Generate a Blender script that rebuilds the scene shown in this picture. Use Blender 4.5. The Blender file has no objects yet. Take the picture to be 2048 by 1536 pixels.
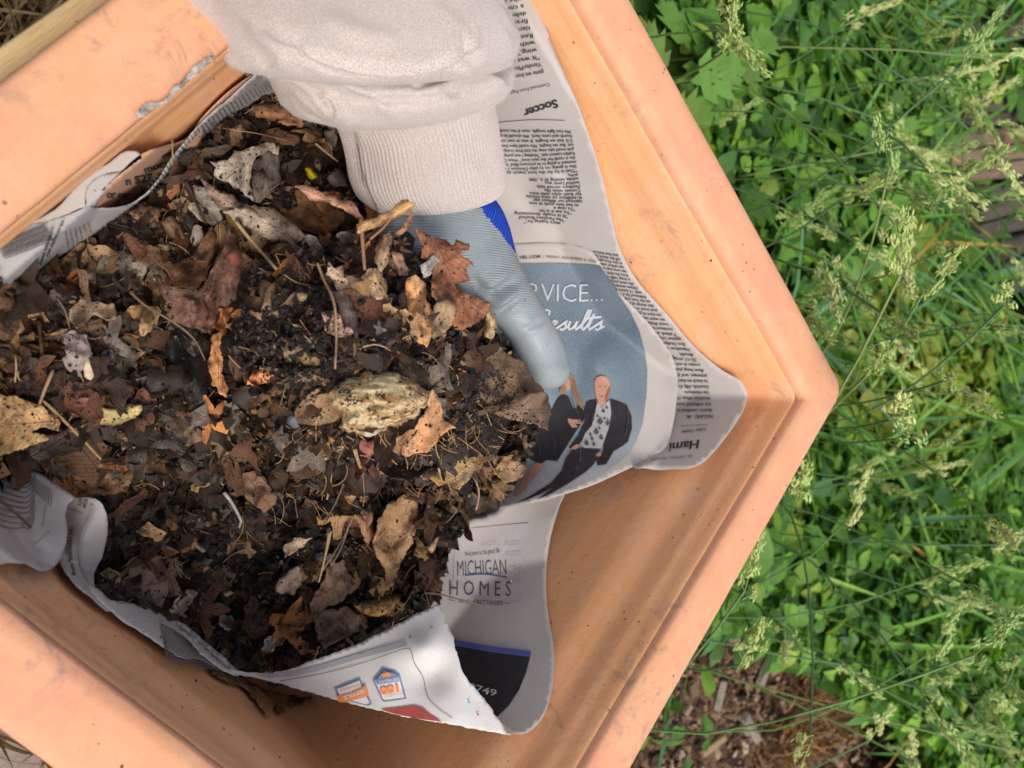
import bpy, bmesh, math, random
import numpy as np
from mathutils import Vector, Matrix
from mathutils.geometry import delaunay_2d_cdt

random.seed(7)
RNG = np.random.default_rng(11)
scn = bpy.context.scene
COL = scn.collection

# ------------------------------------------------------------------ camera, sky, sun, exposure
RIM = 0.36                                     # height of the planter rim above the ground
FPX, PITCH, ROLL = 1900.0, 0.8833, 0.0487      # focal length in photo pixels, tilt below the horizon, roll
CAM = np.array([-0.2466, 0.0083, RIM + 0.3197])
_c, _s = math.cos(ROLL), math.sin(ROLL)
FW = np.array([math.cos(PITCH), 0, -math.sin(PITCH)])
_r = np.array([math.sin(PITCH), 0, math.cos(PITCH)]); _u = np.array([0, 1.0, 0])
RT = _c*_r + _s*_u
UP = -_s*_r + _c*_u
cam_d = bpy.data.cameras.new('camera')
cam = bpy.data.objects.new('camera', cam_d); COL.objects.link(cam)
cam.matrix_world = Matrix(((RT[0], UP[0], -FW[0], CAM[0]), (RT[1], UP[1], -FW[1], CAM[1]), (RT[2], UP[2], -FW[2], CAM[2]), (0, 0, 0, 1)))
cam_d.sensor_width = 36; cam_d.lens = FPX/2048*36
cam_d.clip_start = 0.01; cam_d.clip_end = 200
cam_d.dof.use_dof = True; cam_d.dof.focus_distance = 0.44; cam_d.dof.aperture_fstop = 14
scn.camera = cam

SUN_EL, SUN_AZ = 55, -122                       # degrees; azimuth in the XY plane, measured from +X
w = bpy.data.worlds.new('World'); scn.world = w; w.use_nodes = True
nt = w.node_tree; bg = nt.nodes['Background']
sky = nt.nodes.new('ShaderNodeTexSky'); sky.sky_type = 'NISHITA'; sky.sun_disc = False
sky.sun_elevation = math.radians(SUN_EL); sky.sun_rotation = math.radians(90-SUN_AZ)
sky.air_density = 1.0; sky.dust_density = 3.0; sky.ozone_density = 0.6
hs = nt.nodes.new('ShaderNodeHueSaturation'); hs.inputs['Saturation'].default_value = 0.55      # hazy, washed-out sky
nt.links.new(sky.outputs[0], hs.inputs['Color']); nt.links.new(hs.outputs[0], bg.inputs[0]); bg.inputs[1].default_value = 0.15
sd = bpy.data.lights.new('sun', 'SUN'); sd.energy = 1.5; sd.angle = math.radians(18); sd.color = (1.0, 0.92, 0.82)
so = bpy.data.objects.new('sun', sd); COL.objects.link(so)
sv = Vector((math.cos(math.radians(SUN_EL))*math.cos(math.radians(SUN_AZ)), math.cos(math.radians(SUN_EL))*math.sin(math.radians(SUN_AZ)), math.sin(math.radians(SUN_EL))))
so.rotation_euler = sv.to_track_quat('Z', 'Y').to_euler()
scn.view_settings.view_transform = 'Standard'; scn.view_settings.look = 'None'
scn.view_settings.gamma = 1; scn.view_settings.exposure = 0.33
scn.cycles.max_bounces = 6; scn.cycles.diffuse_bounces = 4; scn.cycles.transmission_bounces = 3

# ------------------------------------------------------------------ geometry helpers
def P(px, py, z):
    """the point at height z (relative to the rim) that the photograph shows at (px, py)"""
    px = np.asarray(px, float); py = np.asarray(py, float); z = np.asarray(z, float) + RIM
    d = FW + RT*((px-1024)/FPX)[..., None] + UP*((768-py)/FPX)[..., None]
    return CAM + d*((z-CAM[2])/d[..., 2])[..., None]
def P1(px, py, z): return P(np.array([px]), np.array([py]), np.array([z]))[0]
def proj(X):
    d = np.asarray(X)-CAM; z = d@FW
    return 1024+FPX*(d@RT)/z, 768-FPX*(d@UP)/z

def _hash(ix, iy, s):
    n = (ix*374761393 + iy*668265263 + s*974711) & 0xffffffff
    n = ((n ^ (n >> 13))*1274126177) & 0xffffffff
    return ((n ^ (n >> 16)) & 0xffff)/65535.0
def vnoise(x, y, s=0):
    x = np.asarray(x, float); y = np.asarray(y, float)
    ix = np.floor(x).astype(np.int64); iy = np.floor(y).astype(np.int64); fx = x-ix; fy = y-iy
    fx = fx*fx*(3-2*fx); fy = fy*fy*(3-2*fy)
    a = _hash(ix, iy, s); b = _hash(ix+1, iy, s); c = _hash(ix, iy+1, s); d = _hash(ix+1, iy+1, s)
    return (a*(1-fx)+b*fx)*(1-fy)+(c*(1-fx)+d*fx)*fy - 0.5
def fbm(x, y, s=0, o=4):
    t = 0; a = 1
    for k in range(o):
        t = t + a*vnoise(np.asarray(x)*2**k, np.asarray(y)*2**k, s+k*17); a *= 0.5
    return t

class Field:
    """smooth surface height (relative to the rim) over the photograph's pixels, thin-plate through (px, py, z)"""
    def __init__(s, pts, noise=None, wall=True, sm=1e-4):
        a = np.array(pts, float); s.c = a[:, :2]/1000; n = len(a); s.wall = wall; s.noise = noise
        K = s._k(s.c, s.c) + sm*np.eye(n); Q = np.c_[np.ones(n), s.c]
        M = np.block([[K, Q], [Q.T, np.zeros((3, 3))]])
        s.w = np.linalg.solve(M, np.r_[a[:, 2], 0, 0, 0])
    def _k(s, a, b):
        r2 = ((a[:, None]-b[None])**2).sum(-1)
        return 0.5*r2*np.log(r2+1e-12)
    def __call__(s, px, py):
        px = np.atleast_1d(np.asarray(px, float)); py = np.atleast_1d(np.asarray(py, float))
        q = np.c_[px.ravel(), py.ravel()]/1000; n = len(s.c)
        out = np.concatenate([s._k(q[i:i+20000], s.c)@s.w[:n] + s.w[n]+q[i:i+20000]@s.w[n+1:] for i in range(0, len(q), 20000)])
        out = out.reshape(px.shape)
        if s.noise: out = out + s.noise(px, py)
        if s.wall: out = np.maximum(out, np.minimum(wallz(px, py)+0.0015*float(s.wall), -.024))
        return out

# planter mouth: the corners where rim meets the inside, and the outer corners (world XY), order top, right, bottom, left
INN = np.array([(-0.0114, 0.2375), (0.2411, 0.0087), (0.0107, -0.2426), (-0.2388, -0.0124)])
OUT = np.array([(-0.0211, 0.2844), (0.2811, 0.0150), (0.0086, -0.2883), (-0.2768, -0.0110)])
TAPER, LIP = 0.2, 0.004
def wallz(px, py):
    px = np.asarray(px, float); py = np.asarray(py, float)
    d = FW + RT*((px-1024)/FPX)[..., None] + UP*((768-py)/FPX)[..., None]
    best = np.full(px.shape, -9.0); bt = np.full(px.shape, 9e9)
    for i in range(4):
        a = INN[i]; b = INN[(i+1) % 4]; e = (b-a)/np.linalg.norm(b-a); n = np.array([e[1], -e[0]])
        if (-a)@n < 0: n = -n
        A = (CAM[:2]-a)@n - LIP - .0028 - TAPER*(RIM-CAM[2]); B = d[..., 0]*n[0]+d[..., 1]*n[1] + TAPER*d[..., 2]
        t = np.where(B < -1e-6, -A/np.where(B == 0, 1, B), 9e9)
        z = CAM[2]+t*d[..., 2]-RIM
        m = (t > 0) & (t < bt)
        bt = np.where(m, t, bt); best = np.where(m, z, best)
    return best

def inpoly(px, py, poly):
    px = np.asarray(px, float); py = np.asarray(py, float); c = np.zeros(px.shape, bool); n = len(poly)
    for i in range(n):
        x1, y1 = poly[i]; x2, y2 = poly[(i+1) % n]
        if y1 == y2: continue
        m = ((y1 > py) != (y2 > py)) & (px < (x2-x1)*(py-y1)/(y2-y1)+x1)
        c ^= m
    return c
def edge_dist(px, py, poly):
    px = np.asarray(px, float); py = np.asarray(py, float); best = np.full(px.shape, 1e9); n = len(poly)
    for i in range(n):
        a = np.array(poly[i], float); b = np.array(poly[(i+1) % n], float); e = b-a; L = (e@e) or 1e-9
        t = np.clip(((px-a[0])*e[0]+(py-a[1])*e[1])/L, 0, 1)
        best = np.minimum(best, np.hypot(px-a[0]-t*e[0], py-a[1]-t*e[1]))
    return best
def smooth_poly(pts, step=8, closed=True):
    p = np.array(pts, float); n = len(p); out = []
    rng = range(n if closed else n-1)
    for i in rng:
        if closed: a, b, c, d = p[(i-1) % n], p[i], p[(i+1) % n], p[(i+2) % n]
        else: a, b, c, d = p[max(i-1, 0)], p[i], p[i+1], p[min(i+2, n-1)]
        k = max(1, int(np.linalg.norm((c-b)[:2])/step))
        for j in range(k):
            t = j/k
            out.append(0.5*((2*b)+(c-a)*t+(2*a-5*b+4*c-d)*t*t+(3*b-a-3*c+d)*t**3))
    if not closed: out.append(p[-1])
    return np.array(out)
def dense_poly(pts, step=8):
    p = np.array(pts, float); out = []
    for i in range(len(p)):
        a, b = p[i], p[(i+1) % len(p)]; k = max(1, int(np.linalg.norm(b-a)/step))
        for j in range(k): out.append(a+(b-a)*j/k)
    return np.array(out)
def jag(p, amp, freq=0.15, s=0):
    p = np.array(p); n = len(p); i = np.arange(n)
    nx = fbm(i*freq, i*0+s, s, 3); ny = fbm(i*freq+50, i*0+s, s+5, 3)
    return p+np.c_[nx, ny]*amp*2
def cdt(poly, step):
    poly = [tuple(map(float, q)) for q in poly]
    x0, y0 = np.min(poly, 0); x1, y1 = np.max(poly, 0)
    gx, gy = np.meshgrid(np.arange(x0, x1, step), np.arange(y0, y1, step)); gx = gx.ravel()+np.where((np.round(gy.ravel()/step) % 2) > 0, step/2, 0); gy = gy.ravel()
    m = inpoly(gx, gy, poly)
    gx, gy = gx[m], gy[m]
    if len(gx):
        m = edge_dist(gx, gy, poly) > step*0.45; gx, gy = gx[m], gy[m]
    v = [Vector(q) for q in poly]+[Vector((a, b)) for a, b in zip(gx, gy)]
    n = len(poly)
    r = delaunay_2d_cdt(v, [(i, (i+1) % n) for i in range(n)], [], 1, 1e-5)
    vv = np.array([(q.x, q.y) for q in r[0]]); ff = [list(f)[::-1] for f in r[2]]      # pixel rows run downwards, so this turns the faces up to the viewer's side
    return vv, ff

# ------------------------------------------------------------------ object helpers
def tag(o, label=None, cat=None, group=None, kind=None):
    if label: o['label'] = label
    if cat: o['category'] = cat
    if group: o['group'] = group
    if kind: o['kind'] = kind
    return o
def empty(name, loc, label=None, cat=None, group=None):
    o = bpy.data.objects.new(name, None); COL.objects.link(o); o.location = loc; o.empty_display_size = 0.01
    return tag(o, label, cat, group)
def link(o, parent=None):
    COL.objects.link(o)
    if parent is not None:
        o.parent = parent
        o.matrix_parent_inverse = Matrix.Translation(-parent.location)
    return o
def mesh_obj(name, verts, faces, mat, parent=None, smooth=True, recenter=True, uv=None, col=None, solid=0):
    verts = np.asarray(verts, float)
    c = verts.mean(0) if recenter and len(verts) else np.zeros(3)
    me = bpy.data.meshes.new(name); me.from_pydata((verts-c).tolist(), [], faces if isinstance(faces, list) else faces.tolist())
    if smooth: me.polygons.foreach_set('use_smooth', [True]*len(me.polygons))
    if uv is not None:
        l = me.uv_layers.new(name='UVMap'); li = np.empty(len(me.loops), int); me.loops.foreach_get('vertex_index', li)
        l.data.foreach_set('uv', np.asarray(uv, float)[li].ravel())
    if col is not None:
        a = me.color_attributes.new('tint', 'FLOAT_COLOR', 'POINT')
        cc = np.ones((len(verts), 4)); cc[:, :3] = col; a.data.foreach_set('color', cc.ravel())
    for m in (mat if isinstance(mat, (list, tuple)) else [mat]): me.materials.append(m)
    me.update()
    o = bpy.data.objects.new(name, me); o.location = c
    link(o, parent)
    if solid:
        md = o.modifiers.new('thickness', 'SOLIDIFY'); md.thickness = solid; md.offset = -1
    return o
def fast_mesh(name, V, F, mat, parent=None, col=None, smooth=False):
    """V (n,3), F (m,k) equal-sized faces"""
    me = bpy.data.meshes.new(name); k = F.shape[1]
    me.vertices.add(len(V)); me.vertices.foreach_set('co', np.asarray(V, np.float32).ravel())
    me.loops.add(F.size); me.loops.foreach_set('vertex_index', F.astype(np.int32).ravel())
    me.polygons.add(len(F)); me.polygons.foreach_set('loop_start', np.arange(0, F.size, k, dtype=np.int32))
    me.polygons.foreach_set('use_smooth', [smooth]*len(F))
    if col is not None:
        a = me.color_attributes.new('tint', 'FLOAT_COLOR', 'POINT')
        cc = np.ones((len(V), 4)); cc[:, :3] = col; a.data.foreach_set('color', cc.ravel())
    me.materials.append(mat); me.update(calc_edges=True); me.validate()
    o = bpy.data.objects.new(name, me); link(o, parent); return o
def rand_rot(n, tilt):
    """n rotation matrices: spin about z then tilt by up to `tilt` radians about a random horizontal axis"""
    a = RNG.uniform(0, 2*np.pi, n); b = RNG.uniform(0, 2*np.pi, n); t = np.abs(RNG.normal(0, 1, n))*tilt
    ca, sa = np.cos(a), np.sin(a); Z = np.zeros((n, 3, 3)); Z[:, 0, 0] = ca; Z[:, 0, 1] = -sa; Z[:, 1, 0] = sa; Z[:, 1, 1] = ca; Z[:, 2, 2] = 1
    ax = np.c_[np.cos(b), np.sin(b), np.zeros(n)]; K = np.zeros((n, 3, 3))
    K[:, 0, 2] = ax[:, 1]; K[:, 1, 2] = -ax[:, 0]; K[:, 2, 0] = -ax[:, 1]; K[:, 2, 1] = ax[:, 0]
    R = np.eye(3)+np.sin(t)[:, None, None]*K+(1-np.cos(t))[:, None, None]*(K@K)
    return R@Z
def scatter(name, temps, pos, rot, size, mat, col, parent=None, smooth=False):
    """join many copies of small triangle templates into one stuff mesh"""
    V = []; F = []; C = []; base = 0; n = len(pos); pick = RNG.integers(0, len(temps), n)
    for k, (tv, tf) in enumerate(temps):
        idx = np.where(pick == k)[0]
        if not len(idx): continue
        s = size[idx]; s = s[:, None, None] if s.ndim == 1 else s[:, None, :]
        vv = np.einsum('nij,nvj->nvi', rot[idx], tv[None]*s)+pos[idx][:, None]
        V.append(vv.reshape(-1, 3)); F.append((tf[None]+(np.arange(len(idx))*len(tv))[:, None, None]).reshape(-1, 3)+base)
        C.append(np.repeat(col[idx], len(tv), 0)); base += len(idx)*len(tv)
    return fast_mesh(name, np.concatenate(V), np.concatenate(F), mat, parent, np.concatenate(C), smooth)
def tube(pts, rad, seg=6, closed_ends=True):
    p = np.array(pts, float); n = len(p); rad = np.broadcast_to(rad, (n,)); T = np.gradient(p, axis=0); T /= np.linalg.norm(T, axis=1)[:, None]+1e-12
    V = []; ref = np.array([0.3, 0.5, 0.81]); u = np.cross(T[0], ref); u /= np.linalg.norm(u)
    for i in range(n):
        u = u-T[i]*(u@T[i]); u /= np.linalg.norm(u); v = np.cross(T[i], u)
        for k in range(seg):
            a = 2*math.pi*k/seg; V.append(p[i]+rad[i]*(math.cos(a)*u+math.sin(a)*v))
    F = [[i*seg+k, i*seg+(k+1) % seg, (i+1)*seg+(k+1) % seg, (i+1)*seg+k] for i in range(n-1) for k in range(seg)]
    if closed_ends: F += [list(range(seg))[::-1], [(n-1)*seg+k for k in range(seg)]]
    return V, F
def box_vf(o, a, b, c):
    o, a, b, c = map(np.array, (o, a, b, c))
    V = [o, o+a, o+a+b, o+b, o+c, o+a+c, o+a+b+c, o+b+c]
    return V, [[0, 3, 2, 1], [4, 5, 6, 7], [0, 1, 5, 4], [1, 2, 6, 5], [2, 3, 7, 6], [3, 0, 4, 7]]

# ------------------------------------------------------------------ materials
class MB:
    def __init__(s, name, rough=0.7, spec=0.3):
        s.m = bpy.data.materials.new(name); s.m.use_nodes = True; s.t = s.m.node_tree; s.b = s.t.nodes['Principled BSDF']
        s.b.inputs['Roughness'].default_value = rough; s.b.inputs['Specular IOR Level'].default_value = spec
    def n(s, typ, **kw):
        x = s.t.nodes.new(typ)
        for k, v in kw.items():
            if k in x.inputs: x.inputs[k].default_value = v
            else: setattr(x, k, v)
        return x
    def l(s, a, b): s.t.links.new(a, b)
    def coord(s, which='Object', scale=(1, 1, 1), rot=(0, 0, 0)):
        c = s.n('ShaderNodeTexCoord'); m = s.n('ShaderNodeMapping'); m.inputs['Scale'].default_value = scale; m.inputs['Rotation'].default_value = rot
        s.l(c.outputs[which], m.inputs['Vector']); return m.outputs[0]
    def geo(s, scale=(1, 1, 1), rot=(0, 0, 0)):
        c = s.n('ShaderNodeNewGeometry'); m = s.n('ShaderNodeMapping'); m.inputs['Scale'].default_value = scale; m.inputs['Rotation'].default_value = rot
        s.l(c.outputs['Position'], m.inputs['Vector']); return m.outputs[0]
    def noise(s, vec, scale, detail=3, rough=0.6, dist=0):
        x = s.n('ShaderNodeTexNoise'); x.inputs['Scale'].default_value = scale; x.inputs['Detail'].default_value = detail
        x.inputs['Roughness'].default_value = rough; x.inputs['Distortion'].default_value = dist
        if vec is not None: s.l(vec, x.inputs['Vector'])
        return x.outputs[0]
    def ramp(s, fac, stops):
        x = s.n('ShaderNodeValToRGB'); e = x.color_ramp.elements
        while len(e) < len(stops): e.new(0.5)
        for q, (p, c) in zip(e, stops): q.position = p; q.color = (*c, 1) if len(c) == 3 else c
        s.l(fac, x.inputs[0]); return x.outputs[0]
    def mr(s, v, a, b, c=0, d=1):
        x = s.n('ShaderNodeMapRange'); x.inputs[1].default_value = a; x.inputs[2].default_value = b; x.inputs[3].default_value = c; x.inputs[4].default_value = d
        s.l(v, x.inputs[0]); return x.outputs[0]
    def mix(s, fac, a, b, mode='MIX'):
        x = s.n('ShaderNodeMix'); x.data_type = 'RGBA'; x.blend_type = mode
        for v, i in ((fac, 0), (a, 6), (b, 7)):
            if isinstance(v, (int, float)): x.inputs[i].default_value = v
            elif isinstance(v, tuple): x.inputs[i].default_value = (*v, 1)
            else: s.l(v, x.inputs[i])
        return x.outputs[2]
    def math(s, op, a, b=0.0):
        x = s.n('ShaderNodeMath'); x.operation = op
        for v, i in ((a, 0), (b, 1)):
            if isinstance(v, (int, float)): x.inputs[i].default_value = v
            else: s.l(v, x.inputs[i])
        return x.outputs[0]
    def bump(s, h, dist=0.001, strength=1.0, normal=None):
        x = s.n('ShaderNodeBump'); x.inputs['Strength'].default_value = strength; x.inputs['Distance'].default_value = dist
        s.l(h, x.inputs['Height'])
        if normal is not None: s.l(normal, x.inputs['Normal'])
        s.l(x.outputs[0], s.b.inputs['Normal']); return x.outputs[0]
    def color(s, c):
        if isinstance(c, tuple): s.b.inputs['Base Color'].default_value = (*c, 1)
        else: s.l(c, s.b.inputs['Base Color'])
    def translucent(s, c, fac):
        t = s.n('ShaderNodeBsdfTranslucent'); mx = s.n('ShaderNodeMixShader'); mx.inputs[0].default_value = fac
        if isinstance(c, tuple): t.inputs[0].default_value = (*c, 1)
        else: s.l(c, t.inputs[0])
        s.l(s.b.outputs[0], mx.inputs[1]); s.l(t.outputs[0], mx.inputs[2]); s.l(mx.outputs[0], s.t.nodes['Material Output'].inputs['Surface'])

def terracotta(name, pale, pink, orange, streaks):
    m = MB(name, 0.75, 0.2); g = m.geo()
    n1 = m.noise(g, 14, 5, 0.6, 0.6); n2 = m.noise(g, 38, 5, 0.65, 0.4); n3 = m.noise(g, 700, 2)
    c = m.mix(m.mr(n1, .36, .64), pink, orange)
    c = m.mix(m.mr(n2, .45, .72, 0, .6), c, pale)
    bloom = m.noise(m.geo((1, 1, 1), (0.3, 0.2, 0.5)), 21, 6, 0.7, 1.0)
    c = m.mix(m.mr(bloom, .54, .72, 0, .34), c, (0.64, 0.47, 0.40))
    gs = m.noise(g, 62, 6, 0.75, 0.8); gm = m.noise(g, 9, 2)
    c = m.mix(m.math('MULTIPLY', m.mr(gs, .52, .66, 0, .75), m.mr(gm, .45, .56)), c, (0.34, 0.22, 0.17))
    # fine horizontal throwing streaks
    st = m.noise(m.geo((6, 6, 260)), 1.6, 5, 0.6)
    c = m.mix(m.mr(st, .42, .62, 0, streaks), c, (0.46, 0.21, 0.09))
    v = m.n('ShaderNodeTexVoronoi'); v.inputs['Scale'].default_value = 150; m.l(g, v.inputs['Vector'])
    vm = m.noise(g, 25, 2)
    sp = m.math('MULTIPLY', m.mr(v.outputs['Distance'], .05, .13, 1, 0), m.mr(vm, .5, .6))
    c = m.mix(m.math('MULTIPLY', sp, .7), c, (0.13, 0.05, 0.03))
    c = m.mix(m.mr(n3, .35, .75, 0, .10), c, (0.38, 0.19, 0.12))
    m.color(c)
    h = m.math('ADD', m.math('MULTIPLY', st, 0.8*streaks), m.math('MULTIPLY', n3, .22))
    h = m.math('ADD', h, m.math('MULTIPLY', m.noise(g, 180, 4), .5)); h = m.math('SUBTRACT', h, m.math('MULTIPLY', sp, .7))
    m.bump(h, .0006, .9); return m.m
M = {}
M['rim'] = terracotta('terracotta_rim', (0.80, 0.455, 0.27), (0.755, 0.345, 0.21), (0.765, 0.38, 0.20), 0.05)
M['wall'] = terracotta('terracotta_inside', (0.82, 0.47, 0.255), (0.80, 0.41, 0.205), (0.80, 0.385, 0.165), 0.14)

def paper(name, c0, c1, trans=.12, bump=.0006):
    m = MB(name, .8, .18); g = m.geo()
    c = m.mix(m.mr(m.noise(g, 30, 4), .35, .65), c0, c1); c = m.mix(m.mr(m.noise(g, 900, 2), .4, .7, 0, .12), c, (0.38, 0.36, 0.34))
    m.color(c); m.bump(m.noise(g, 140, 4, .6, .3), bump*.5, .5); m.translucent((0.62, 0.5, 0.38), trans); return m.m
M['newsprint'] = paper('newsprint', (0.53, 0.485, 0.45), (0.58, 0.54, 0.51))
M['newsprint_grey'] = paper('newsprint_grey', (0.48, 0.455, 0.44), (0.54, 0.515, 0.50))
M['newsprint_white'] = paper('newsprint_white', (0.76, 0.74, 0.71), (0.80, 0.78, 0.76))
def flat(name, c, rough=.75, spec=.2, var=.0):
    m = MB(name, rough, spec)
    g = m.geo(); m.color(m.mix(m.math('ADD', m.mr(m.noise(g, 900, 3), .35, .7, 0, .35+var), m.mr(m.noise(g, 90, 3), .45, .7, 0, .35)), c, tuple(min(1, x*1.25+.02) for x in c))); return m.m
def _v(c): return c
for k, c in dict(ink=(.075, .07, .068), ink_soft=(.16, .15, .145), blue_ink=(.07, .09, .22), stripe_blue=(.09, .11, .33), black_ink=(.028, .026, .03), white_print=(.46, .50, .52),
                 skin_print=(.42, .225, .16), hair_print=(.24, .155, .075), suit_print=(.020, .018, .022), lapel=(.055, .052, .06), shirt_print=(.36, .36, .37), floral=(.07, .075, .08), ghost=(.40, .365, .37), ghost_dark=(.44, .40, .40),
                 grey_band=(.36, .37, .38), badge_blue=(.19, .25, .42), badge_orange=(.80, .27, .08), badge_white=(.68, .68, .67), print_red=(.36, .07, .06), magenta=(.6, .1, .25), cyan=(.1, .4, .6),
                 trouser=(.028, .026, .03), face_dark=(.25, .10, .07), orange_lit_paper=(.52, .30, .19)).items(): M[k] = flat(k, c)  # the last tint is newsprint with orange light painted into its colour
def ad_blue():
    m = MB('advert_blue', .6, .3); uv = m.n('ShaderNodeTexCoord'); sp = m.n('ShaderNodeSeparateXYZ'); m.l(uv.outputs['UV'], sp.inputs[0])
    f = m.mr(sp.outputs[1], .52, 1.0)
    c = m.ramp(f, [(0, (.105, .148, .19)), (.25, (.092, .132, .172)), (.55, (.125, .18, .23)), (.74, (.24, .28, .31)), (.9, (.42, .42, .43)), (1, (.47, .46, .46))])
    g = m.geo(); c = m.mix(m.mr(m.noise(g, 22, 4, .6, .5), .4, .65, 0, .25), c, (.30, .36, .42)); c = m.mix(m.mr(m.noise(g, 900, 2), .4, .7, 0, .2), c, (.36, .40, .44))
    m.color(c); return m.m
M['ad_blue'] = ad_blue()

def leaf_mat(name, attr=False, scale=1.0):
    m = MB(name, .62, .35)
    if attr:
        a = m.n('ShaderNodeAttribute'); a.attribute_name = 'tint'; base = a.outputs['Color']; g = m.geo()
    else:
        a = m.n('ShaderNodeObjectInfo'); base = a.outputs['Color']
        tc = m.n('ShaderNodeNewGeometry'); ad = m.n('ShaderNodeVectorMath'); ad.operation = 'ADD'; m.l(tc.outputs['Position'], ad.inputs[0])
        sc = m.n('ShaderNodeVectorMath'); sc.operation = 'SCALE'; cb = m.n('ShaderNodeCombineXYZ'); m.l(a.outputs['Random'], cb.inputs[0]); m.l(a.outputs['Random'], cb.inputs[1])
        m.l(cb.outputs[0], sc.inputs[0]); sc.inputs['Scale'].default_value = 7; m.l(sc.outputs[0], ad.inputs[1]); g = ad.outputs[0]
    n1 = m.noise(g, 75*scale, 5, .65, .6); n2 = m.noise(g, 480*scale, 3, .7)
    dark = m.mix(1.0, base, (.30, .24, .20), 'MULTIPLY'); lite = m.mix(1.0, base, (1.6, 1.55, 1.45), 'MULTIPLY')
    c = m.mix(m.mr(n1, .38, .50, 1, 0), base, dark); c = m.mix(m.mr(n1, .50, .62, 0, .9), c, lite)
    n3 = m.noise(g, 230*scale, 4, .75); c = m.mix(m.mr(n3, .56, .68, 0, .6), c, dark)
    c = m.mix(m.mr(n2, .62, .68, 0, .8), c, (.024, .016, .012)); c = m.mix(m.mr(n2, .30, .38, .45, 0), c, lite)
    hgt = m.math('MULTIPLY', n1, .4)
    if not attr:
        tc2 = m.n('ShaderNodeTexCoord'); sp = m.n('ShaderNodeSeparateXYZ'); m.l(tc2.outputs['UV'], sp.inputs[0])
        av = m.math('ABSOLUTE', sp.outputs[1]); mid = m.mr(av, .0, .03, 1, 0)
        saw = m.math('FRACT', m.math('MULTIPLY', m.math('SUBTRACT', sp.outputs[0], m.math('MULTIPLY', av, .8)), 7.0))
        side = m.mr(m.math('ABSOLUTE', m.math('SUBTRACT', saw, .5)), .0, .06, 1, 0)
        vein = m.math('MAXIMUM', mid, m.math('MULTIPLY', side, .55))
        c = m.mix(m.math('MULTIPLY', vein, .40), c, m.mix(1.0, base, (1.7, 1.5, 1.3), 'MULTIPLY'))
        hgt = m.math('ADD', hgt, m.math('MULTIPLY', vein, .5))
    m.color(c); m.bump(m.math('ADD', hgt, m.math('MULTIPLY', n2, .25)), .0009, .9)
    rg = m.mr(n1, .3, .7, .42, .78); m.l(rg, m.b.inputs['Roughness'])
    return m.m
M['leaf'] = leaf_mat('dry_leaf'); M['litter'] = leaf_mat('leaf_litter', True, 1.2)
def soil_mat():
    m = MB('soil', .72, .4); g = m.geo(); n1 = m.noise(g, 60, 5, .7); n2 = m.noise(g, 900, 4, .8); n3 = m.noise(g, 2600, 2, .7)
    c = m.ramp(n2, [(.3, (.008, .006, .005)), (.55, (.022, .015, .011)), (.68, (.05, .034, .023)), (.78, (.13, .09, .06))])
    c = m.mix(m.mr(n1, .45, .65, 0, .35), c, (.05, .03, .018)); m.color(c)
    m.bump(m.math('ADD', n2, m.math('MULTIPLY', n3, .4)), .0022, 1); return m.m
M['soil'] = soil_mat()
def tint_mat(name, rough=.7, spec=.3, trans=0, ns=400):
    m = MB(name, rough, spec); a = m.n('ShaderNodeAttribute'); a.attribute_name = 'tint'
    c = m.mix(m.mr(m.noise(m.geo(), ns, 3), .3, .7, 0, .6), a.outputs['Color'], m.mix(1.0, a.outputs['Color'], (.55, .5, .45), 'MULTIPLY'))
    m.color(c)
    if trans: m.translucent(m.mix(1.0, a.outputs['Color'], (1.6, 1.5, .5), 'MULTIPLY'), trans)
    return m.m
M['crumb'] = tint_mat('crumb', .75, .4); M['chips'] = tint_mat('wood_chips', .8, .2, 0, 200)
M['green'] = tint_mat('foliage', .5, .35, .22, 60)
def obj_mat(name, rough, spec, trans=0, ns=300):
    m = MB(name, rough, spec); a = m.n('ShaderNodeObjectInfo')
    c = m.mix(m.mr(m.noise(m.geo(), ns, 4), .3, .7, 0, .6), a.outputs['Color'], m.mix(1.0, a.outputs['Color'], (.5, .45, .4), 'MULTIPLY')); m.color(c)
    if trans: m.translucent(m.mix(1.0, a.outputs['Color'], (1.6, 1.5, .5), 'MULTIPLY'), trans)
    m.bump(m.noise(m.geo(), 1200, 3), .0005, .7); return m.m
M['plain'] = obj_mat('plain_matter', .7, .3); M['plant'] = obj_mat('plant', .5, .35, .22, 50)
def fabric(name, ribs):
    m = MB(name, .95, .05); g = m.geo(); uv = m.coord('UV', (1, 1, 1))
    fl = m.noise(m.coord('UV', (760, 300, 1)), 1, 3, .8); fl2 = m.noise(m.coord('UV', (420, 70, 1)), 1, 2, .7); big = m.noise(g, 28, 3)
    c = m.mix(m.mr(big, .35, .65), (.60, .525, .485), (.66, .59, .55))
    c = m.mix(m.mr(fl, .47, .60, 0, .85), c, (.28, .205, .175)); c = m.mix(m.mr(fl2, .52, .70, 0, .4), c, (.40, .33, .30))
    c = m.mix(m.mr(m.noise(g, 1100, 2), .38, .5, .5, 0), c, (.68, .61, .565))
    m.color(c); kn = m.n('ShaderNodeTexWave'); kn.inputs['Scale'].default_value = 1; kn.inputs['Distortion'].default_value = 1.2; kn.inputs['Detail'].default_value = 2
    m.l(m.coord('UV', (95, 3, 1)), kn.inputs['Vector'])
    m.bump(m.math('ADD', m.math('MULTIPLY', fl, .8), m.math('MULTIPLY', kn.outputs[1], 0.0 if ribs else .12)), .0004, .7)
    m.b.inputs['Sheen Weight'].default_value = .25; return m.m
M['sleeve'] = fabric('heather_sweatshirt', False); M['cuff'] = fabric('heather_ribbing', True)
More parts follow.
